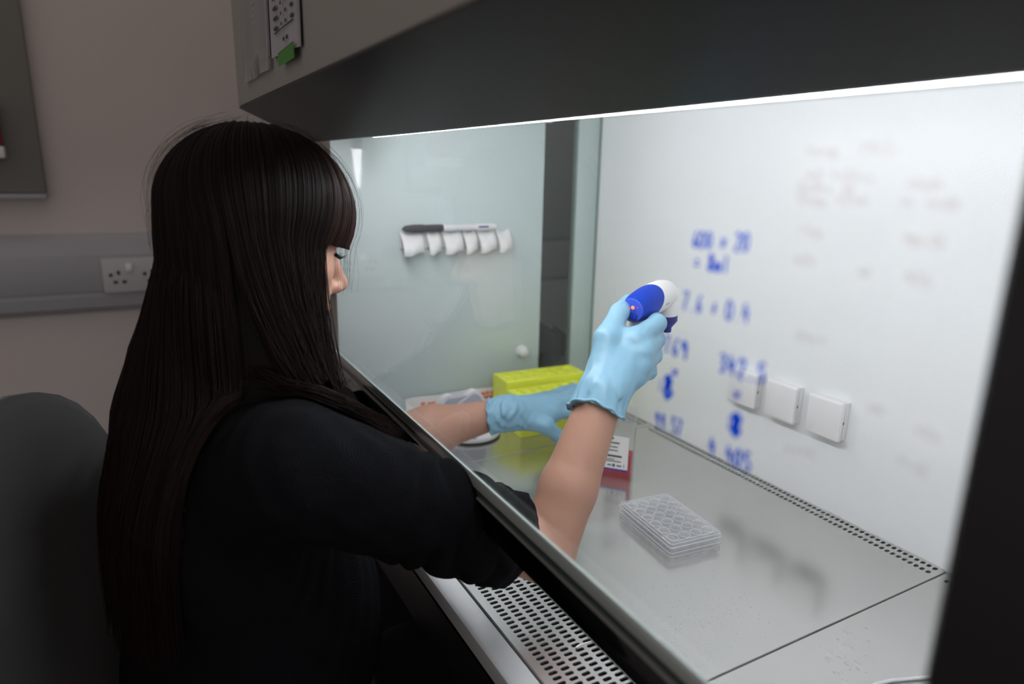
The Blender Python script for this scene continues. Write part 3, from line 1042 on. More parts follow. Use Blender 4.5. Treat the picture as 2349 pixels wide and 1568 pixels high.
def open_shell(name, prof, m, parent, r=.005):
    """prof: list of (scale inset, z) rings, no caps"""
    return shell(name, [[WPT(a, b, z) for a, b in rrect(HA - i, HB - i, r)] for i, z in prof], m, parent, caps=(False, False))


open_shell('plate_skirt', [(0, .0005), (0, .0065), (.0022, .0070), (.0022, .0165), (.0040, .0165), (.0040, .0005), (0, .0005)], M_CLEARB, wp)
V, Q = [], []
cw = .0193
for i in range(6):
    for j in range(4):
        perforated(V, Q, (i - 3) * cw, (i - 2) * cw, (j - 2) * cw, (j - 1) * cw, (i - 2.5) * cw, (j - 1.5) * cw, .0082, .0082, .0165, .0008)
Vn = np.array([WPT(a, b, z) for a, b, z in V])
pyd('deck_plate', Vn, Q, M_CLEARB, wp)
M_RIM = glass_mat('bright plastic edge', (0.98, 0.98, 0.985), 1.5, ((0.95, 0.96, 0.98), 0.45))  # milkier than the plate plastic, so light piped into it is in the colour
for ins, z, rr in ((.0002, .0006, .0005), (.0000, .0066, .0005), (-.0004, .0148, .0006), (.0012, .0192, .0005), (.0046, .0211, .0005)):
    lp = [WPT(a, b, z) for a, b in rrect(HA - ins, HB - ins, .005)]
    T('edge_highlight', lp + [lp[0]], rr, M_RIM, wp, n=6, caps=False)  # thin pale tubes standing in for light caught along the clear edges
first = None
for i in range(6):
    for j in range(4):
        c = WPT((i - 2.5) * cw, (j - 1.5) * cw, 0)
        if first is None:
            first = lathe('well', [(.0002, .0022), (.0078, .0022), (.0080, .0165), (.0086, .0168), (.0086, .0150), (.0084, .0012), (.0002, .0012)], (0, 0, 0), (0, 0, 1), M_CLEARB, wp, n=20, closed=False)
            w = first
        else:
            w = first.copy()
            COL.objects.link(w)
        w.parent = wp
        w.matrix_parent_inverse = root_inv(wp)
        w.location = c
lid = shell('lid', [[WPT(a, b, z) for a, b in rrect(HA + .0004 - i, HB + .0004 - i, .006)] for i, z in ((-.0002, .0125), (-.0002, .0145), (.0015, .0150), (.0015, .0190), (.0030, .0206), (.0048, .0210), (.0060, .0202))], M_CLEARB, wp, caps=(False, True))
for i in range(6):
    for j in range(4):
        c = WPT((i - 2.5) * cw, (j - 1.5) * cw, 0)
        if i == 0 and j == 0:
            lr = lathe('condensation_ring', [(.0076, .0196), (.0084, .0202), (.0084, .0207), (.0076, .0207)], (0, 0, 0), (0, 0, 1), M_RIM, lid, n=20, closed=False)
            r2 = lr
        else:
            r2 = lr.copy()
            COL.objects.link(r2)
        r2.parent = lid
        r2.matrix_parent_inverse = Matrix.Identity(4)
        r2.location = c

# ================================================================== PIPETTE CONTROLLER
bz = P(1450, 711, 0.845)
bf = P(1535, 664, 0.930) - bz
bf /= np.linalg.norm(bf)
bs = np.cross(bf, (0, 0, 1.0))
bs /= np.linalg.norm(bs)
bk = np.cross(bs, bf)
pip = empty('pipette_controller', tuple(bz), 'white and blue pipette controller held in the raised right hand', 'pipette controller')


def BP(f, s, k):
    return bz + bf * f + bs * s + bk * k


def barrel_ring(f, r, drop=0.0, ratio=1.08, n=32, off=0.0):
    return [BP(f, (r + off) * math.cos(2 * math.pi * i / n), (r * ratio + off) * math.sin(2 * math.pi * i / n) - drop) for i in range(n)]


BPROF = [(0.0, .0138, 0), (.004, .0152, 0), (.016, .0172, 0), (.035, .0188, .0), (.060, .0194, 0), (.085, .0190, .001), (.102, .0170, .003), (.113, .0135, .006), (.120, .0085, .009), (.1235, .002, .011)]
shell('barrel', [barrel_ring(*p) for p in BPROF], M_WHITE, pip, 60)


def interp_prof(f):
    fs = [p[0] for p in BPROF]
    return np.interp(f, fs, [p[1] for p in BPROF]), np.interp(f, fs, [p[2] for p in BPROF])


# oblique blue cover over the rear of the barrel
n = 40
rings = []
for t in np.linspace(0, 1, 9):
    ring = []
    for i in range(n):
        a = 2 * math.pi * i / n
        L = 0.037 + 0.019 * math.cos(a - math.radians(48))
        f = max(0.0003, t * L)
        r, dr = interp_prof(f)
        ring.append(BP(f, (r + .0006) * math.cos(a), (r * 1.08 + .0006) * math.sin(a) - dr))
    rings.append(ring)
shell('blue_cover', rings, M_BLUE, pip, 60, caps=(False, False))
lathe('end_cap', [(.0152, .0005), (.0150, -.0010), (.0143, -.0022), (.0120, -.0026), (.0005, -.0026)], bz, tuple(bf), M_BLUE2, pip, n=32, smooth=30)


def capbox(name, s0, s1, k0, k1, d, m, bev=.001, tilt=0.35):
    bm = bmesh.new()
    box(bm, s0, s1, k0, k1, 0, d, bev, 2)
    ct, sn = math.cos(-tilt), math.sin(-tilt)
    for v in bm.verts:
        s, k, h = v.co
        s, k = ct * s - sn * k, sn * s + ct * k
        v.co = Vector(BP(-.0024 - h, s, k))
    return ob(name, bm, m, pip, 40)


capbox('button_recess', -.0108, .0108, -.0102, -.0014, .0003, M_BLUE3, .0001)
capbox('speed_button', -.0098, -.0005, -.0088, -.0022, .0018, M_BLUE2)
capbox('speed_button', .0005, .0098, -.0088, -.0022, .0024, M_BLUE)
capbox('cap_symbol', -.0052, -.0040, .0000, .0022, .0004, M_BLUE3, 0)
capbox('cap_symbol', -.0015, -.0009, -.0008, .0016, .0004, M_BLUE3, 0)
capbox('cap_symbol', .0040, .0058, -.0002, .0016, .0004, M_BLUE3, 0)
lathe('led', [(.0024, .0), (.0022, -.0008), (.0012, -.0014), (.0002, -.0015)], BP(-.0024, .0022, .0042), tuple(bf), M_LED, pip, n=14)
lathe('led', [(.0015, .0), (.0012, -.0005), (.0002, -.0007)], BP(-.0024, .0088, .0046), tuple(bf), M_LED2, pip, n=12)
# grip
gp = [(.024, -.012, .0130), (.024, -.030, .0135), (.021, -.055, .0145), (.017, -.078, .0145), (.014, -.096, .0135), (.013, -.101, .0090)]
shell('grip', [[BP(f + r * 1.25 * math.cos(2 * math.pi * i / 20), r * .95 * math.sin(2 * math.pi * i / 20), k) for i in range(20)] for f, k, r in gp], M_WHITE, pip, 60)
# blue trigger strip on the front of the grip
shell('trigger_strip', [[BP(f + (.012) * math.cos(2 * math.pi * i / 16), .0085 * math.sin(2 * math.pi * i / 16), k) for i in range(16)] for f, k in ((.080, -.012), (.066, -.020), (.050, -.034), (.040, -.055), (.032, -.085), (.026, -.105))], M_BLUE3, pip, 60)
for k in (-.034, -.056):
    lathe('trigger', [(.0075, 0), (.0075, .006), (.006, .008), (.0005, .0085)], BP(.055 + (k + .034) * .45, 0, k), tuple(bf), M_BLUE, pip, n=16)
# nose
lathe('nose_collar', [(.0120, .0), (.0135, -.008), (.0140, -.020), (.0135, -.022)], BP(.100, .004, -.010), tuple(bk), M_WHITE, pip, n=24)
lathe('nose_cone', [(.0136, -.0215), (.0136, -.030), (.0105, -.034), (.0060, -.040), (.0058, -.046)], BP(.100, .004, -.010), tuple(bk), M_BLUE3, pip, n=24)
capt = [(.0595 + .003 * i) for i in range(4)]
for i, f in enumerate(capt):
    r, dr = interp_prof(f)
    a = math.radians(-14)
    c = BP(f, (r + .0003) * math.cos(a), r * 1.08 * math.sin(a) - dr)
    B('barrel_print', (c[0] - .0002, c[0] + .0002, c[1] - .0003, c[1] + .0003, c[2] - .0012, c[2] + .0006 * (1 + i % 2)), M_TRUNK, pip)

# ================================================================== SIGNED DISTANCE MODELLING


def cap(a, b, ra, rb):
    a, b = np.array(a, float), np.array(b, float)
    ba = b - a
    L2 = ba @ ba

    def f(Pn):
        t = np.clip((Pn - a) @ ba / L2, 0, 1)
        return np.linalg.norm(Pn - a - t[:, None] * ba, axis=1) - (ra + (rb - ra) * t)
    return f


def ell(c, r, R=None):
    c, r = np.array(c, float), np.array(r, float)

    def f(Pn):
        q = Pn - c
        if R is not None:
            q = q @ R
        k0 = np.linalg.norm(q / r, axis=1)
        k1 = np.linalg.norm(q / (r * r), axis=1)
        return np.where(k1 < 1e-9, -r.min(), k0 * (k0 - 1) / np.maximum(k1, 1e-9))
    return f


def smin(a, b, k):
    h = np.clip(0.5 + 0.5 * (b - a) / k, 0, 1)
    return b * (1 - h) + a * h - k * h * (1 - h)


def blend(items):
    """items: list of (fn, k) smooth unioned in turn; k<0 -> smooth subtraction"""
    def f(Pn):
        d = None
        for fn, k in items:
            v = fn(Pn)
            if d is None:
                d = v
            elif k >= 0:
                d = smin(d, v, max(k, 1e-5))
            else:
                d = -smin(-d, v, -k)
        return d
    return f


def polygonise(fn, lo, hi, h, blk=12):
    """block-sparse surface nets"""
    lo, hi = np.array(lo, float), np.array(hi, float)
    nb = np.ceil((hi - lo) / (h * blk)).astype(int)
    n = nb * blk + 1
    Vv = np.full(n, 1.0, np.float32)
    bi = np.stack(np.meshgrid(*[np.arange(k) for k in nb], indexing='ij'), -1).reshape(-1, 3)
    cen = lo + (bi + 0.5) * blk * h
    d = fn(cen)
    rad = blk * h * 0.5 * math.sqrt(3) * 1.25 + 0.006
    act = bi[np.abs(d) < rad]
    ins = bi[d <= -rad]
    for b in ins:
        i, j, k = b * blk
        Vv[i:i + blk + 1, j:j + blk + 1, k:k + blk + 1] = -1
    g = np.stack(np.meshgrid(*[np.arange(blk + 1)] * 3, indexing='ij'), -1).reshape(-1, 3)
    CH = 60
    for s in range(0, len(act), CH):
        bb = act[s:s + CH]
        idx = (bb[:, None, :] * blk + g[None]).reshape(-1, 3)
        v = fn(lo + idx * h)
        Vv[idx[:, 0], idx[:, 1], idx[:, 2]] = v
    inside = Vv < 0
    c = inside[:-1, :-1, :-1].astype(np.uint8)
    for dx in (0, 1):
        for dy in (0, 1):
            for dz in (0, 1):
                if dx + dy + dz:
                    c = c + inside[dx:n[0] - 1 + dx, dy:n[1] - 1 + dy, dz:n[2] - 1 + dz]
    cells = np.argwhere((c > 0) & (c < 8))
    idmap = np.full(c.shape, -1, np.int32)
    idmap[cells[:, 0], cells[:, 1], cells[:, 2]] = np.arange(len(cells))
    acc = np.zeros((len(cells), 3))
    cnt = np.zeros(len(cells))
    cor = [(x, y, z) for x in (0, 1) for y in (0, 1) for z in (0, 1)]
    for a in cor:
        for ax in range(3):
            if a[ax] == 0:
                b = list(a)
                b[ax] = 1
                va = Vv[cells[:, 0] + a[0], cells[:, 1] + a[1], cells[:, 2] + a[2]]
                vb = Vv[cells[:, 0] + b[0], cells[:, 1] + b[1], cells[:, 2] + b[2]]
                m = (va < 0) != (vb < 0)
                t = np.where(m, va / np.where(m, va - vb, 1), 0)
                p = np.array(a, float)[None] + 0 * t[:, None]
                p[:, ax] = t
                acc += p * m[:, None]
                cnt += m
    Vt = lo + (cells + acc / cnt[:, None]) * h
    quads = []
    for ax in range(3):
        sl0 = [slice(1, -1)] * 3
        sl1 = [slice(1, -1)] * 3
        sl0[ax] = slice(0, -1)
        sl1[ax] = slice(1, None)
        A, Bq = inside[tuple(sl0)], inside[tuple(sl1)]
        e = np.argwhere(A != Bq)
        off = np.array([1, 1, 1])
        off[ax] = 0
        e = e + off
        flip = inside[e[:, 0], e[:, 1], e[:, 2]]
        u, w = (ax + 1) % 3, (ax + 2) % 3
        q = []
        for du, dw in ((-1, -1), (0, -1), (0, 0), (-1, 0)):
            cc = e.copy()
            cc[:, u] += du
            cc[:, w] += dw
            q.append(idmap[cc[:, 0], cc[:, 1], cc[:, 2]])
        q = np.stack(q, 1)
        q[~flip] = q[~flip][:, ::-1]
        quads.append(q)
    quads = np.concatenate(quads)
    quads = quads[(quads >= 0).all(1)]
    return Vt, quads


# ------------------------------------------------------------------ joints of the seated person
PSI, PIT = math.radians(9), math.radians(10)
RZ = np.array(((math.cos(PSI), -math.sin(PSI), 0), (math.sin(PSI), math.cos(PSI), 0), (0, 0, 1)))
RX = np.array(((1, 0, 0), (0, math.cos(PIT), math.sin(PIT)), (0, -math.sin(PIT), math.cos(PIT))))
RH = RZ @ RX                      # head axes: columns right, forward, up
NOSE = np.array((0, .1135, -.042))
HO = P(793, 655, 0.80) - RH @ NOSE
print('head origin', HO)


def H(x, y, z):
    return HO + RH @ np.array((x, y, z), float)


SHR, SHL = np.array((-0.645, 0.118, 0.205)), np.array((-0.945, 0.105, 0.205))
ELR, WRR = P(1250, 1266, 0.765), P(1384, 898, 0.80)
ELL, WRL = np.array((-1.020, 0.335, 0.052)), P(1142, 948, 1.165)
NECKB = np.array((-0.782, 0.048, 0.245))
CHEST, BELLY, HIPS = np.array((-0.790, 0.060, 0.10)), np.array((-0.795, 0.052, -0.12)), np.array((-0.800, 0.026, -0.285))


def head_items():
    it = [(ell(H(0, -.006, .028), (.070, .086, .077), RH), 0),
          (ell(H(0, .030, -.022), (.061, .060, .078), RH), .03),
          (ell(H(0, .036, -.068), (.050, .050, .042), RH), .025),
          (cap(H(0, .076, -.097), H(0, .074, -.092), .0165, .018), .022),
          (cap(H(-.030, .076, .018), H(.030, .076, .018), .012, .012), .018),
          (ell(H(.044, .046, -.024), (.022, .024, .02), RH), .02),
          (ell(H(-.044, .046, -.024), (.022, .024, .02), RH), .02),
          (ell(H(.033, .092, -.001), (.015, .014, .012), RH), -.010),
          (ell(H(-.033, .092, -.001), (.015, .014, .012), RH), -.010),
          (ell(H(.0315, .0660, -.001), (.0150, .0150, .0125), RH), .004),
          (ell(H(-.0315, .0660, -.001), (.0150, .0150, .0125), RH), .004),
          (cap(H(0, .083, .006), H(0, .1045, -.038), .0065, .0085), .010),
          (ell(H(0, .1055, -.0405), (.0095, .0085, .0085), RH), .006),
          (ell(H(.0105, .0950, -.0450), (.0062, .009, .0062), RH), .007),
          (ell(H(-.0105, .0950, -.0450), (.0062, .009, .0062), RH), .007),
          (ell(H(0, .0845, -.0665), (.021, .0095, .0060), RH), .005),
          (ell(H(0, .0835, -.0765), (.018, .0095, .0065), RH), .005),
          # ears
          (ell(H(.0655, -.008, -.010), (.006, .016, .027), RH), .006),
          (ell(H(-.0655, -.008, -.010), (.006, .016, .027), RH), .006)]
    return it


neck_top = H(0, -.022, -.062)
body_items = head_items() + [
    (cap(neck_top, NECKB, .050, .056), .03),
    (cap(SHR + (-.01, 0, -.01), SHL + (.01, 0, -.01), .046, .046), .04),
    (ell(CHEST, (.148, .095, .16)), .05),
    (ell(BELLY, (.135, .10, .19)), .05),
    (cap(SHR, ELR, .045, .033), .03), (cap(SHL, ELL, .045, .036), .03),
    (cap(ELR, ELR * .6 + WRR * .4, .0335, .0325), .008), (cap(ELR * .62 + WRR * .38, WRR, .0325, .0250), .008),
    (cap(ELL, ELL * .6 + WRL * .4, .0395, .0390), .02), (cap(ELL * .62 + WRL * .38, WRL, .0390, .0245), .02),
    (cap(WRR, WRR + (P(1470, 790, .82) - WRR) * .5, .020, .010), .01),
    (cap(WRL, WRL + (P(1285, 928, 1.195) - WRL) * .4, .016, .008), .01)]
body_sdf = blend(body_items)

person = empty('person', tuple(HIPS + (0, 0, -.1)), 'seated person with long dark hair, black jumper and blue gloves', 'person')
Vt, Qd = polygonise(body_sdf, (-1.13, -.14, -.30), (-.55, .64, .62), 0.0026)
body = nump('body', Vt, Qd, M_SKIN, person)
# lips and lids take their colour from small material zones on the same skin
body.data.materials.append(M_LIP)
body.data.materials.append(M_LID)
co = np.empty(len(body.data.polygons) * 3)
body.data.polygons.foreach_get('center', co)
co = (co.reshape(-1, 3) - HO) @ RH
mi = np.zeros(len(co), np.int32)
mi[(np.abs(co[:, 0]) < .020) & (co[:, 1] > .0895) & (co[:, 2] < -.0625) & (co[:, 2] > -.0815)] = 1
mi[(np.abs(np.abs(co[:, 0]) - .0315) < .016) & (co[:, 1] > .070) & (co[:, 2] < .013) & (co[:, 2] > .0)] = 2
body.data.polygons.foreach_set('material_index', mi)
tag(body, 'bare skin of face and forearms')

for s in (1, -1):
    e = lathe('eye', [(.0002, -.0100), (.006, -.008), (.0095, -.003), (.0100, .0), (.0094, .004), (.006, .0082), (.0002, .0100)], H(.0315 * s, .0675, -.0060), tuple(RH @ np.array((0, 1, -.35))), M_EYE, person, n=18, closed=False)
    lathe('iris', [(.0055, .0082), (.0035, .0098), (.0002, .0104)], H(.0315 * s, .0676, -.0060), tuple(RH @ np.array((0, 1, -.35))), M_IRIS, e, n=16, closed=False)
    V, Fc = [], []
    for i in range(26):
        u = (i / 25 - .5) * 2
        root = H(s * (.0315 + .0135 * u), .0805 - .0065 * u * u, -.0035 - .002 * u * u)
        out_ = np.array((s * (.004 * u + .002), .0095 + .001 * rng.normal(), -.003 + .001 * rng.normal()))
        m1 = root + RH @ (out_ * .55 + np.array((0, 0, -.0022)))
        tip = root + RH @ (out_ * 1.1 + np.array((0, 0, .0028)))
        tube_geo([root, m1, tip], [.00042, .00036, .0001], 4, True, V, Fc)
    pyd('eyelashes', V, Fc, M_LASH, person, 180)
    V, Fc = [], []
    pts = [H(s * (.0315 + .0155 * u), .0802 - .0075 * u * u, -.0022 - .0030 * u * u) for u in np.linspace(-1, 1, 9)]
    tube_geo(pts, [.0004, .0008, .001, .001, .001, .001, .001, .0008, .0004], 6, True, V, Fc)
    pyd('eyeliner', V, Fc, M_LASH, person, 180)
    pts = [H(s * (.033 + .019 * u), .0855 - .008 * u * u, .022 + .003 * (1 - u * u)) for u in np.linspace(-1, 1, 9)]
    T('eyebrow', pts, [.0012, .0025, .003, .003, .003, .0028, .0024, .0018, .0008], M_LASH, person, n=6)

# ------------------------------------------------------------------ jumper


def sleeve(a, b, ra, rb, amp, wl, t0, tilt, phase=0.0):
    """tapered tube with bunched folds that grow towards the elbow"""
    a, b = np.array(a, float), np.array(b, float)
    ba = b - a
    L = np.linalg.norm(ba)
    u, w, ax = frame_from(ba)

    def f(Pn):
        q = Pn - a
        s = q @ ax
        t = np.clip(s / L, 0, 1)
        ang = np.arctan2(q @ w, q @ u)
        env = np.clip((t - t0) / 0.25, 0, 1)
        ph = 2 * math.pi * (s + tilt * np.sin(ang + phase) + .004 * np.sin(3 * ang + 9 * s / L)) / wl
        rad = ra + (rb - ra) * t + amp * env * (np.abs(np.sin(ph / 2 + .7 * np.sin(2 * ang + 23 * t))) * 2 - 1.2) * (.65 + .35 * np.sin(ang * 2 + 11 * t))
        return (np.linalg.norm(q - t[:, None] * ba, axis=1) - rad) * 0.85
    return f


AXR = (ELR - SHR) / np.linalg.norm(ELR - SHR)
AXL = (ELL - SHL) / np.linalg.norm(ELL - SHL)
CUR, CUL = ELR - AXR * .050, ELL - AXL * .004
jumper_items = [
    (ell(CHEST + (0, .0, 0), (.165, .108, .165)), 0),
    (cap(SHR + (-.005, -.005, -.010), SHL + (.005, -.005, -.010), .0585, .0585), .05),
    (ell(BELLY, (.158, .118, .20)), .06),
    (ell(HIPS + (0, 0, -.02), (.172, .130, .12)), .05),
    (ell((-.79, .115, -.06), (.135, .125, .19)), .05),
    (cap(NECKB + (0, .004, -.02), NECKB + (0, .012, .025), .072, .060), .03),
    (sleeve(SHR, ELR + (ELR - SHR) * .03, .064, .050, .0048, .030, .25, .010), .03),
    (sleeve(SHL, ELL + (ELL - SHL) * .03, .059, .047, .0048, .029, .25, .010, 1.0), .03)]
_jb = blend(jumper_items)


def jumper_sdf(Pn):
    d = _jb(Pn)
    # open the cuffs just past each elbow
    for c, ax in ((CUR, AXR), (CUL, AXL)):
        near = np.linalg.norm(Pn - c, axis=1) < 0.135
        s = (Pn - c) @ ax - 0.006
        d = np.where(near, np.maximum(d, s), d)
    # fine rib folds over the shoulder
    d = d + 0.0012 * np.sin(Pn[:, 0] * 190 + Pn[:, 2] * 120) * np.sin(Pn[:, 1] * 90)
    return d


Vt, Qd = polygonise(jumper_sdf, (-1.14, -.20, -.46), (-.53, .47, .34), 0.0032)
jm = nump('jumper', Vt, Qd, M_KNIT, person)
tag(jm, 'black knitted jumper with pushed-up sleeves')
for c, ax in ((CUR, AXR), (CUL, AXL)):
    u, v_, a_ = frame_from(ax)
    V, Fc = [], []
    n1, n2 = 48, 10
    for i in range(n1):
        t = 2 * math.pi * i / n1
        R0_ = .0420 + .0012 * math.sin(5 * t)
        for j in range(n2):
            q = 2 * math.pi * j / n2
            rr = .0085 * (1 + .06 * (i % 2))
            V.append(c + a_ * (.004 + .0022 * math.sin(3 * t) + 1.35 * rr * math.sin(q)) + (R0_ + rr * math.cos(q)) * (math.cos(t) * u + math.sin(t) * v_))
    for i in range(n1):
        for j in range(n2):
            p = i * n2 + j
            p2 = i * n2 + (j + 1) % n2
            q = ((i + 1) % n1) * n2 + j
            q2 = ((i + 1) % n1) * n2 + (j + 1) % n2
            Fc.append((p, p2, q2, q))
    bm = bmesh.new()
    vs = [bm.verts.new(v) for v in V]
    for f in Fc:
        bm.faces.new([vs[i] for i in f])
    ob('rolled_cuff', bm, M_KNIT, jm, 180)

# ------------------------------------------------------------------ trousers and shoes
KN = [np.array((-.69, .34, -.30)), np.array((-.90, .34, -.30))]
AN = [np.array((-.69, .27, ZF + .09)), np.array((-.90, .27, ZF + .09))]
tro = blend([(ell(HIPS + (0, 0, -.03), (.178, .135, .115)), 0)] +
            [(cap(HIPS + (s * .09, .02, -.03), k, .092, .066), .05) for s, k in zip((1, -1), KN)] +
            [(cap(k, a, .066, .050), .03) for k, a in zip(KN, AN)])
Vt, Qd = polygonise(tro, (-1.05, -.22, ZF + .01), (-.55, .47, -.17), 0.007)
nump('trousers', Vt, Qd, M_TROUSER, person)
for a in AN:
    fn = blend([(ell(a + (0, .04, -.060), (.042, .115, .030)), 0), (cap(a, a + (0, .0, -.04), .045, .045), .03)])
    Vt, Qd = polygonise(lambda p: np.maximum(fn(p), ZF + .002 - p[:, 2]), a + (-.08, -.12, -.11), a + (.08, .2, .08), 0.006)
    nump('shoe', Vt, Qd, M_SHOE, person)

# ------------------------------------------------------------------ gloves


def wrinkle(Pn, c, ax, L, amp):
    """fine creases in a band around the wrist"""
    s = (Pn - c) @ ax
    env = np.exp(-((s - .3 * L) / (.55 * L)) ** 2)
    q = Pn * 1.0
    return 1.6 * amp * env * (np.sin(q[:, 0] * 420 + q[:, 2] * 260 + 2 * np.sin(q[:, 1] * 150)) + .6 * np.sin(q[:, 1] * 380 - q[:, 2] * 310 + 1.5 * np.sin(q[:, 0] * 210)))


def make_glove(chains, palm, cuff0, cuff1, rc0, rc1, lo, hi, label, wr, ruff_tilt):
    items = list(palm)
    for ch in chains:
        for (a, ra), (b, rb) in zip(ch[:-1], ch[1:]):
            items.append((cap(a, b, ra, rb), .006))
    items.append((cap(cuff0, cuff1, rc0, rc1), .014))
    fn0 = blend(items)
    ax = (cuff1 - cuff0) / np.linalg.norm(cuff1 - cuff0)
    Lc = np.linalg.norm(cuff1 - cuff0)

    def fn(Pn):
        d = fn0(Pn)
        s = (Pn - cuff1) @ ax + .006 * np.sin(((Pn - cuff1) @ frame_from(ax)[0]) * 60 + ruff_tilt)
        d = np.maximum(d, s)
        return d + wrinkle(Pn, cuff1, -ax, Lc * 2.2, wr)
    Vt, Qd = polygonise(fn, lo, hi, 0.0016)
    g = nump('glove', Vt, Qd, M_GLOVE, person)
    tag(g, label)
    # rolled rim of the cuff
    u, v_, a_ = frame_from(ax)
    V, Fc = [], []
    n1, n2 = 60, 8
    for i in range(n1):
        t = 2 * math.pi * i / n1
        R0_ = rc1 + .0006 + .0010 * math.sin(7 * t + 1) + .0008 * math.sin(13 * t)
        zz = -.0015 - .006 * math.sin(R0_ * math.cos(t) * 60 + ruff_tilt) + .0012 * math.sin(9 * t)
        for j in range(n2):
            q = 2 * math.pi * j / n2
            V.append(cuff1 + a_ * (zz + .0019 * math.sin(q)) + (R0_ + .0016 * math.cos(q)) * (math.cos(t) * u + math.sin(t) * v_))
    for i in range(n1):
        for j in range(n2):
            p, p2 = i * n2 + j, i * n2 + (j + 1) % n2
            q, q2 = ((i + 1) % n1) * n2 + j, ((i + 1) % n1) * n2 + (j + 1) % n2
            Fc.append((p, p2, q2, q))
    bm = bmesh.new()
    vs = [bm.verts.new(v) for v in V]
    for f in Fc:
        bm.faces.new([vs[i] for i in f])
    ob('cuff_rim', bm, M_GLOVE, g, 180)
    return g


# right hand: pistol grip round the handle
RW = WRR
rI = [(P(1458, 778, .815), .0135), (P(1507, 741, .845), .0110), (P(1497, 728, .882), .0100), (P(1466, 742, .900), .0088)]
rM = [(P(1474, 806, .812), .0135), (P(1504, 779, .850), .0108), (P(1490, 775, .886), .0098), (P(1456, 785, .898), .0086)]
rR = [(P(1470, 838, .812), .0130), (P(1499, 815, .850), .0102), (P(1484, 812, .884), .0092), (P(1450, 822, .894), .0082)]
rP = [(P(1456, 866, .812), .0120), (P(1488, 852, .845), .0092), (P(1474, 850, .876), .0084), (P(1444, 858, .884), .0074)]
rT = [(P(1378, 850, .806), .0165), (P(1392, 775, .815), .0148), (P(1421, 716, .838), .0112), (P(1441, 690, .872), .0090)]
palmR = [(cap(RW, P(1455, 785, .822), .0225, .0165), 0), (cap(RW, P(1466, 810, .822), .022, .0165), .012),
         (cap(RW, P(1462, 840, .822), .021, .015), .012), (cap(RW, P(1448, 864, .822), .020, .0135), .012),
         (cap(P(1385, 845, .808), P(1420, 790, .822), .018, .013), .012), (cap(P(1405, 775, .822), P(1452, 780, .822), .011, .011), .014)]
c0, c1 = RW + (ELR - RW) * .02, RW + (ELR - RW) * .135
allp = np.array([p for ch in (rI, rM, rR, rP, rT) for p, _ in ch] + [c0, c1])
make_glove((rI, rM, rR, rP, rT), palmR, c0, c1, .0285, .0330, allp.min(0) - .04, allp.max(0) + .04, 'pale blue nitrile glove gripping the pipette controller', .00075, 0.8)

# left hand: spread over the yellow rack
LW = P(1165, 946, 1.165)
lI = [(P(1268, 948, 1.190), .0125), (P(1325, 942, 1.215), .0098), (P(1362, 952, 1.235), .0090), (P(1385, 966, 1.245), .0078)]
lM = [(P(1276, 930, 1.200), .0125), (P(1330, 908, 1.240), .0098), (P(1368, 905, 1.270), .0090), (P(1392, 915, 1.290), .0078)]
lR = [(P(1272, 918, 1.214), .0120), (P(1318, 895, 1.262), .0095), (P(1350, 888, 1.295), .0086), (P(1372, 894, 1.312), .0075)]
lP_ = [(P(1256, 912, 1.225), .0110), (P(1290, 896, 1.268), .0085), (P(1315, 888, 1.296), .0078), (P(1332, 890, 1.310), .0068)]
lT = [(P(1200, 962, 1.165), .0165), (P(1252, 976, 1.165), .0140), (P(1281, 1000, 1.178), .0112), (P(1301, 1026, 1.190), .0088)]
palmL = [(cap(LW, P(1262, 945, 1.192), .0215, .0165), 0), (cap(LW, P(1268, 930, 1.202), .0215, .0165), .012), (cap(LW, P(1262, 922, 1.212), .021, .0155), .012),
         (cap(LW, P(1248, 916, 1.222), .020, .014), .012), (cap(P(1195, 958, 1.168), P(1255, 950, 1.188), .018, .013), .014), (cap(P(1240, 965, 1.172), P(1268, 948, 1.188), .010, .010), .014)]
c0, c1 = LW + (LW - WRL) * .1, LW + (ELL - LW) / np.linalg.norm(ELL - LW) * .034
allp = np.array([p for ch in (lI, lM, lR, lP_, lT) for p, _ in ch] + [c0, c1])
make_glove((lI, lM, lR, lP_, lT), palmL, c0, c1, .0275, .0300, allp.min(0) - .04, allp.max(0) + .04, 'pale blue nitrile glove spread over the yellow rack', .0008, 2.6)

# ------------------------------------------------------------------ hair
_push_items = blend([(jumper_sdf, 0), (cap(neck_top, NECKB, .055, .062), .02)])
HC = H(0, .006, .029)                       # centre of the scalp ellipsoid
RAD = np.array((.0845, .1030, .0900))


def push_out(p, off):
    for _ in range(2):
        d = _push_items(p)
        m = d < off
        if not m.any():
            return p
        e = 0.003
        q = p[m]
        g = np.stack([_push_items(q + np.eye(3)[i] * e) - _push_items(q - np.eye(3)[i] * e) for i in range(3)], 1)
        g /= np.maximum(np.linalg.norm(g, axis=1, keepdims=True), 1e-9)
        p = p.copy()
        p[m] = q + g * (off[m] - d[m])[:, None] if hasattr(off, '__len__') else q + g * (off - d[m])[:, None]
    return p


G1, G2 = P(762, 925, .705), P(850, 1045, .775)
G1F, G2F = np.array((-.925, .185, .245)), np.array((-.880, .250, .130))
D2R = math.pi / 180


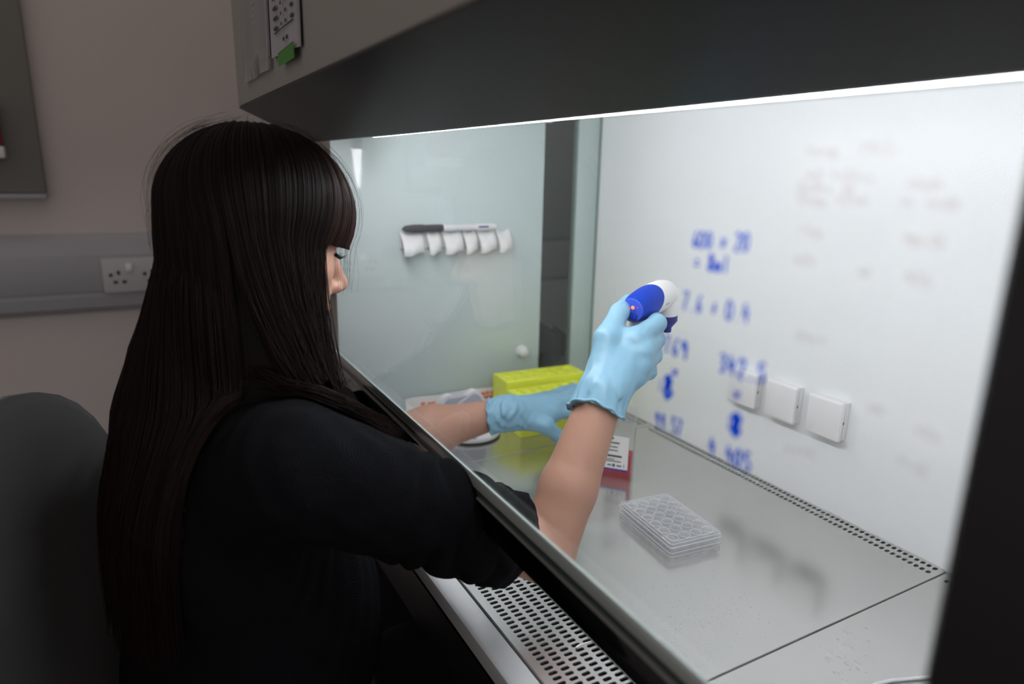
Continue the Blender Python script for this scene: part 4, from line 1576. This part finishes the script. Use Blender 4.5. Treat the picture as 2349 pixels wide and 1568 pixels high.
def grow(theta, depth, length, nseg, jit, lay, drift=None, zend=None, goals=False):
    """strands: over the scalp from the parting to the widest line at azimuth theta, then hanging down.
    theta 0 = forehead, +90 = right side (towards the camera). depth: metres below the outer hair surface."""
    N = len(theta)
    r = RAD[None] - depth[:, None]
    # root on the midline
    ry = np.clip(.55 * np.cos(theta) - .05, -.75, .62)
    root = np.stack([.03 * np.sin(theta), ry, np.sqrt(np.maximum(.02, 1 - ry ** 2))], 1)
    root /= np.linalg.norm(root, axis=1, keepdims=True)
    eqz = -.18 - .10 * np.clip(np.cos(theta), -1, 1)
    eq = np.stack([np.sin(theta), np.cos(theta), eqz], 1)
    eq /= np.linalg.norm(eq, axis=1, keepdims=True)
    om = np.arccos(np.clip((root * eq).sum(1), -1, 1))
    ns = 11
    pts = []
    for i in range(ns):
        t = i / (ns - 1)
        s = (np.sin((1 - t) * om)[:, None] * root + np.sin(t * om)[:, None] * eq) / np.sin(om)[:, None]
        pts.append(HC + (s * r) @ RH.T)
    p = pts[-1]
    if zend is not None:
        length = np.maximum(.004, p[:, 2] - zend)
    step = (length / nseg)[:, None]
    nearm = (theta < 124 * D2R) & (theta > 0)
    farm = theta > 246 * D2R
    goff = rng.normal(0, .008, (N, 3))
    dirv = pts[-1] - pts[-2]
    dirv /= np.linalg.norm(dirv, axis=1, keepdims=True)
    down = np.array((0, 0, -1.0))[None]
    for k in range(nseg):
        dirv = dirv * .55 + down * .45 + (drift if drift is not None else 0) + jit * rng.normal(size=(N, 3))
        if goals:
            for msk, ga, gb in ((nearm, G1, G2), (farm, G1F, G2F)):
                g = np.where((p[:, 2] > ga[2] + .012)[:, None], ga, gb) + goff - p
                gl = np.linalg.norm(g, axis=1, keepdims=True)
                wgt = np.clip(1.15 - gl / .22, .06, 1.0) * 1.1
                dirv = dirv + np.where(msk[:, None], g / np.maximum(gl, 1e-6) * wgt, 0)
        dirv /= np.linalg.norm(dirv, axis=1, keepdims=True)
        p2 = push_out(p + dirv * step, lay)
        dd = p2 - p
        L = np.linalg.norm(dd, axis=1, keepdims=True)
        p2 = p + dd / np.maximum(L, 1e-9) * np.minimum(L, step * 1.25)
        dirv = (p2 - p) / np.maximum(np.linalg.norm(p2 - p, axis=1, keepdims=True), 1e-9) * .8 + dirv * .2
        p = p2
        pts.append(p)
    return np.stack(pts, 1)          # N, K, 3


def strands_mesh(S, r0, r1, tone):
    """3-sided tubes for N strands of K points"""
    N, K, _ = S.shape
    d = np.empty_like(S)
    d[:, 1:-1] = S[:, 2:] - S[:, :-2]
    d[:, 0] = S[:, 1] - S[:, 0]
    d[:, -1] = S[:, -1] - S[:, -2]
    d /= np.maximum(np.linalg.norm(d, axis=2, keepdims=True), 1e-9)
    ref = np.array((.83, .45, .33))
    u = np.cross(d, ref)
    u /= np.maximum(np.linalg.norm(u, axis=2, keepdims=True), 1e-9)
    w = np.cross(d, u)
    t = np.linspace(0, 1, K)
    rad = (r0 + (r1 - r0) * t ** 3)[None, :, None]
    ring = [S + rad * (math.cos(a) * u + math.sin(a) * w) for a in (0, 2.0944, 4.18879)]
    V = np.stack(ring, 2).reshape(-1, 3)
    idx = np.arange(N * K * 3).reshape(N, K, 3)
    q = []
    for a, b in ((0, 1), (1, 2), (2, 0)):
        q.append(np.stack([idx[:, :-1, a], idx[:, :-1, b], idx[:, 1:, b], idx[:, 1:, a]], -1).reshape(-1, 4))
    return V, np.concatenate(q), np.repeat(tone, K * 3)


def smooth_noise(th, n, amp, seed):
    r = np.random.default_rng(seed)
    out = np.zeros_like(th)
    for k in range(n):
        f = r.integers(4, 60)
        out += np.sin(th * f + r.uniform(0, 6.3)) * amp / math.sqrt(n)
    return out


D2R = math.pi / 180
allV, allQ, allT = [], [], []
base = 0


def add_strands(S, r0, r1, tone):
    global base
    V, Qd, t = strands_mesh(S, r0, r1, tone)
    allV.append(V)
    allQ.append(Qd + base)
    allT.append(t)
    base += len(V)


# long hair (sides and back)
N = 5200
th = rng.uniform(60, 300, N) * D2R
clump = smooth_noise(th, 14, .0007, 3)
dep = np.abs(rng.normal(0, .0045, N)) + .001 + clump
back = np.clip(-np.cos(th), 0, 1)
ln = .36 + .09 * back + rng.uniform(-.05, .03, N)
fr = np.clip((np.cos(th) - .1) / .5, 0, 1)
drift = np.stack([-math.sin(PSI) * .02 * fr, .05 * fr, 0 * fr], 1)
S = grow(th, dep, ln, 24, .010, .003 + rng.uniform(0, .012, N), None, goals=True)
tone = np.clip(.10 + .10 * rng.random(N) + .25 * back * rng.random(N), 0, 1)
add_strands(S, .00038, .00015, tone)

# fringe
N = 1900
th = rng.uniform(-64, 64, N) * D2R
dep = np.abs(rng.normal(0, .004, N)) + .001 + smooth_noise(th, 12, .0016, 5)
ln = .040 + .012 * np.abs(th / D2R / 58) ** 2 + rng.uniform(-.006, .004, N)
ze = HO[2] + .018 - .026 * (np.abs(th) / (64 * D2R)) ** 2 + rng.uniform(-.004, .009, N) + smooth_noise(th, 8, .004, 11)
S = grow(th, dep, ln, 7, .012, np.full(N, .003), zend=ze)
add_strands(S, .00036, .00012, np.clip(.25 + .4 * rng.random(N), 0, 1))

# lock swept forward over the near shoulder
N = 300
u = rng.random(N)
A = np.stack([P(350 + 60 * a, 640 + 90 * b, .77) for a, b in rng.random((N, 2))])
Bm = np.stack([P(470 + 90 * a, 800 + 70 * b, .69 + .03 * b) for a, b in rng.random((N, 2))])
Cm = np.stack([P(680 + 60 * a, 878 + 50 * b, .66 + .03 * a) for a, b in rng.random((N, 2))])
Dm = np.stack([P(790 + 60 * a, 930 + 60 * b, .69 + .03 * b) for a, b in rng.random((N, 2))])
Em = np.stack([P(850 + 75 * a, 1000 + 75 * b, .72 + .04 * b) for a, b in rng.random((N, 2))])
ts = np.linspace(0, 1, 22)
K5 = np.stack([A, Bm, Cm, Dm, Em], 1)
kt = np.array((0, .3, .62, .8, 1.0))
S = np.stack([np.stack([np.interp(ts, kt, K5[i, :, c]) for c in range(3)], 1) for i in range(N)])
for _ in range(6):
    S[:, 1:-1] = (S[:, :-2] + 2 * S[:, 1:-1] + S[:, 2:]) / 4
sh = S.shape
S = push_out(S.reshape(-1, 3), np.repeat(.002 + rng.uniform(0, .014, N), sh[1])).reshape(sh)
add_strands(S, .00034, .00012, np.clip(.10 + .45 * rng.random(N) ** 2, 0, 1))

# fly-away hairs round the crown
N = 120
th = rng.uniform(0, 360, N) * D2R
S = grow(th, -np.abs(rng.normal(0, .004, N)), np.full(N, .05), 6, .10, np.full(N, .004))
for i in range(N):
    up = rng.normal(0, 1, 3) * .5 + np.array((0, 0, 1.0))
    w = np.sin(np.linspace(0, 1, S.shape[1]) * math.pi * rng.uniform(.6, 1.2)) * rng.uniform(.001, .009)
    S[i] += w[:, None] * up
add_strands(S, .00010, .00006, np.full(N, .05))

V = np.concatenate(allV)
Qd = np.concatenate(allQ)
tn = np.concatenate(allT)

# closed inner hull so that no scalp shows between strands
th = np.linspace(62, 298, 110) * D2R
S = grow(th, np.full(110, .010), .26 + .14 * np.clip(-np.cos(th), 0, 1), 22, 0.0, np.full(110, .0015), goals=True)
K = S.shape[1]
b = len(V)
idx = np.arange(110 * K).reshape(110, K) + b
hq = np.stack([idx[:-1, :-1], idx[:-1, 1:], idx[1:, 1:], idx[1:, :-1]], -1).reshape(-1, 4)
V = np.concatenate([V, S.reshape(-1, 3)])
Qd = np.concatenate([Qd, hq])
tn = np.concatenate([tn, np.full(110 * K, .04)])
th = np.linspace(-64, 64, 50) * D2R
S = grow(th, np.full(50, .0075), np.full(50, .030), 5, 0.0, np.full(50, .0015), zend=HO[2] + .030 - .026 * (np.abs(th) / (64 * D2R)) ** 2)
K = S.shape[1]
b = len(V)
idx = np.arange(50 * K).reshape(50, K) + b
hq = np.stack([idx[:-1, :-1], idx[:-1, 1:], idx[1:, 1:], idx[1:, :-1]], -1).reshape(-1, 4)
V = np.concatenate([V, S.reshape(-1, 3)])
Qd = np.concatenate([Qd, hq])
tn = np.concatenate([tn, np.full(50 * K, .2)])
hair = nump('hair', V, Qd, M_HAIR, person)
at = hair.data.attributes.new('tone', 'FLOAT', 'POINT')
if len(hair.data.vertices) == len(tn):
    at.data.foreach_set('value', tn.astype(np.float32))
tag(hair, 'long straight dark brown hair with a full fringe')

# ================================================================== OFFICE CHAIR
ch = empty('office_chair', (-0.80, -0.02, ZF), 'dark grey padded office chair behind the seated person', 'chair')
CA = math.radians(-22)
CC = np.array((-0.815, -0.140, 0.0))


def CP(x, y, z):
    """chair frame: x across, y forward"""
    return np.array((CC[0] + x * math.cos(CA) - y * math.sin(CA), CC[1] + x * math.sin(CA) + y * math.cos(CA), z))


def slab(name, hx, hz, th, zc, yc, m, curve, pw=3.2, n=36, k=7):
    """padded panel: superellipse outline, pillowed thickness, bowed across"""
    rings = []
    for j in range(k + 1):
        t = j / k
        sc = math.sin(math.pi * (0.08 + 0.84 * t)) ** 0.35
        y = yc + th * (t - .5)
        ring = []
        for i in range(n):
            a = 2 * math.pi * i / n
            c, s = math.cos(a), math.sin(a)
            x = hx * sc * math.copysign(abs(c) ** (2 / pw), c)
            z = zc + hz * sc * math.copysign(abs(s) ** (2 / pw), s)
            ring.append(CP(x, y + curve * (x / hx) ** 2 - .03 * ((z - zc) / hz), z))
        rings.append(ring)
    return shell(name, rings, m, ch, 60)


slab('backrest', .215, .285, .070, -.040, 0.0, M_CHAIR, .035)
slab('back_shell', .205, .275, .018, -.034, -.048, M_BLACK, .035)
bm = bmesh.new()
box(bm, -.24, .24, -.02, .40, -.425, -.335, .035, 4)
for v in bm.verts:
    v.co = Vector(CP(*v.co))
ob('seat', bm, M_CHAIR, ch, 60)
T('back_bracket', [CP(0, -.06, -.10), CP(0, -.09, -.25), CP(0, -.06, -.42), CP(0, .10, -.435)], [.022, .024, .024, .02], M_BLACK, ch, n=10)
T('gas_column', [CP(0, .19, -.43), CP(0, .19, ZF + .10)], .026, M_BLACK, ch, n=16)
for i in range(5):
    a = 2 * math.pi * i / 5 + .3
    e = CP(.28 * math.cos(a), .19 + .28 * math.sin(a), ZF + .075)
    T('base_arm', [CP(0, .19, ZF + .11), e], [.026, .016], M_BLACK, ch, n=8)
    lathe('castor', [(.020, -.012), (.024, -.008), (.024, .008), (.020, .012)], e + (0, 0, -.050), (math.cos(a), math.sin(a), 0), M_BLACK, ch, n=16)
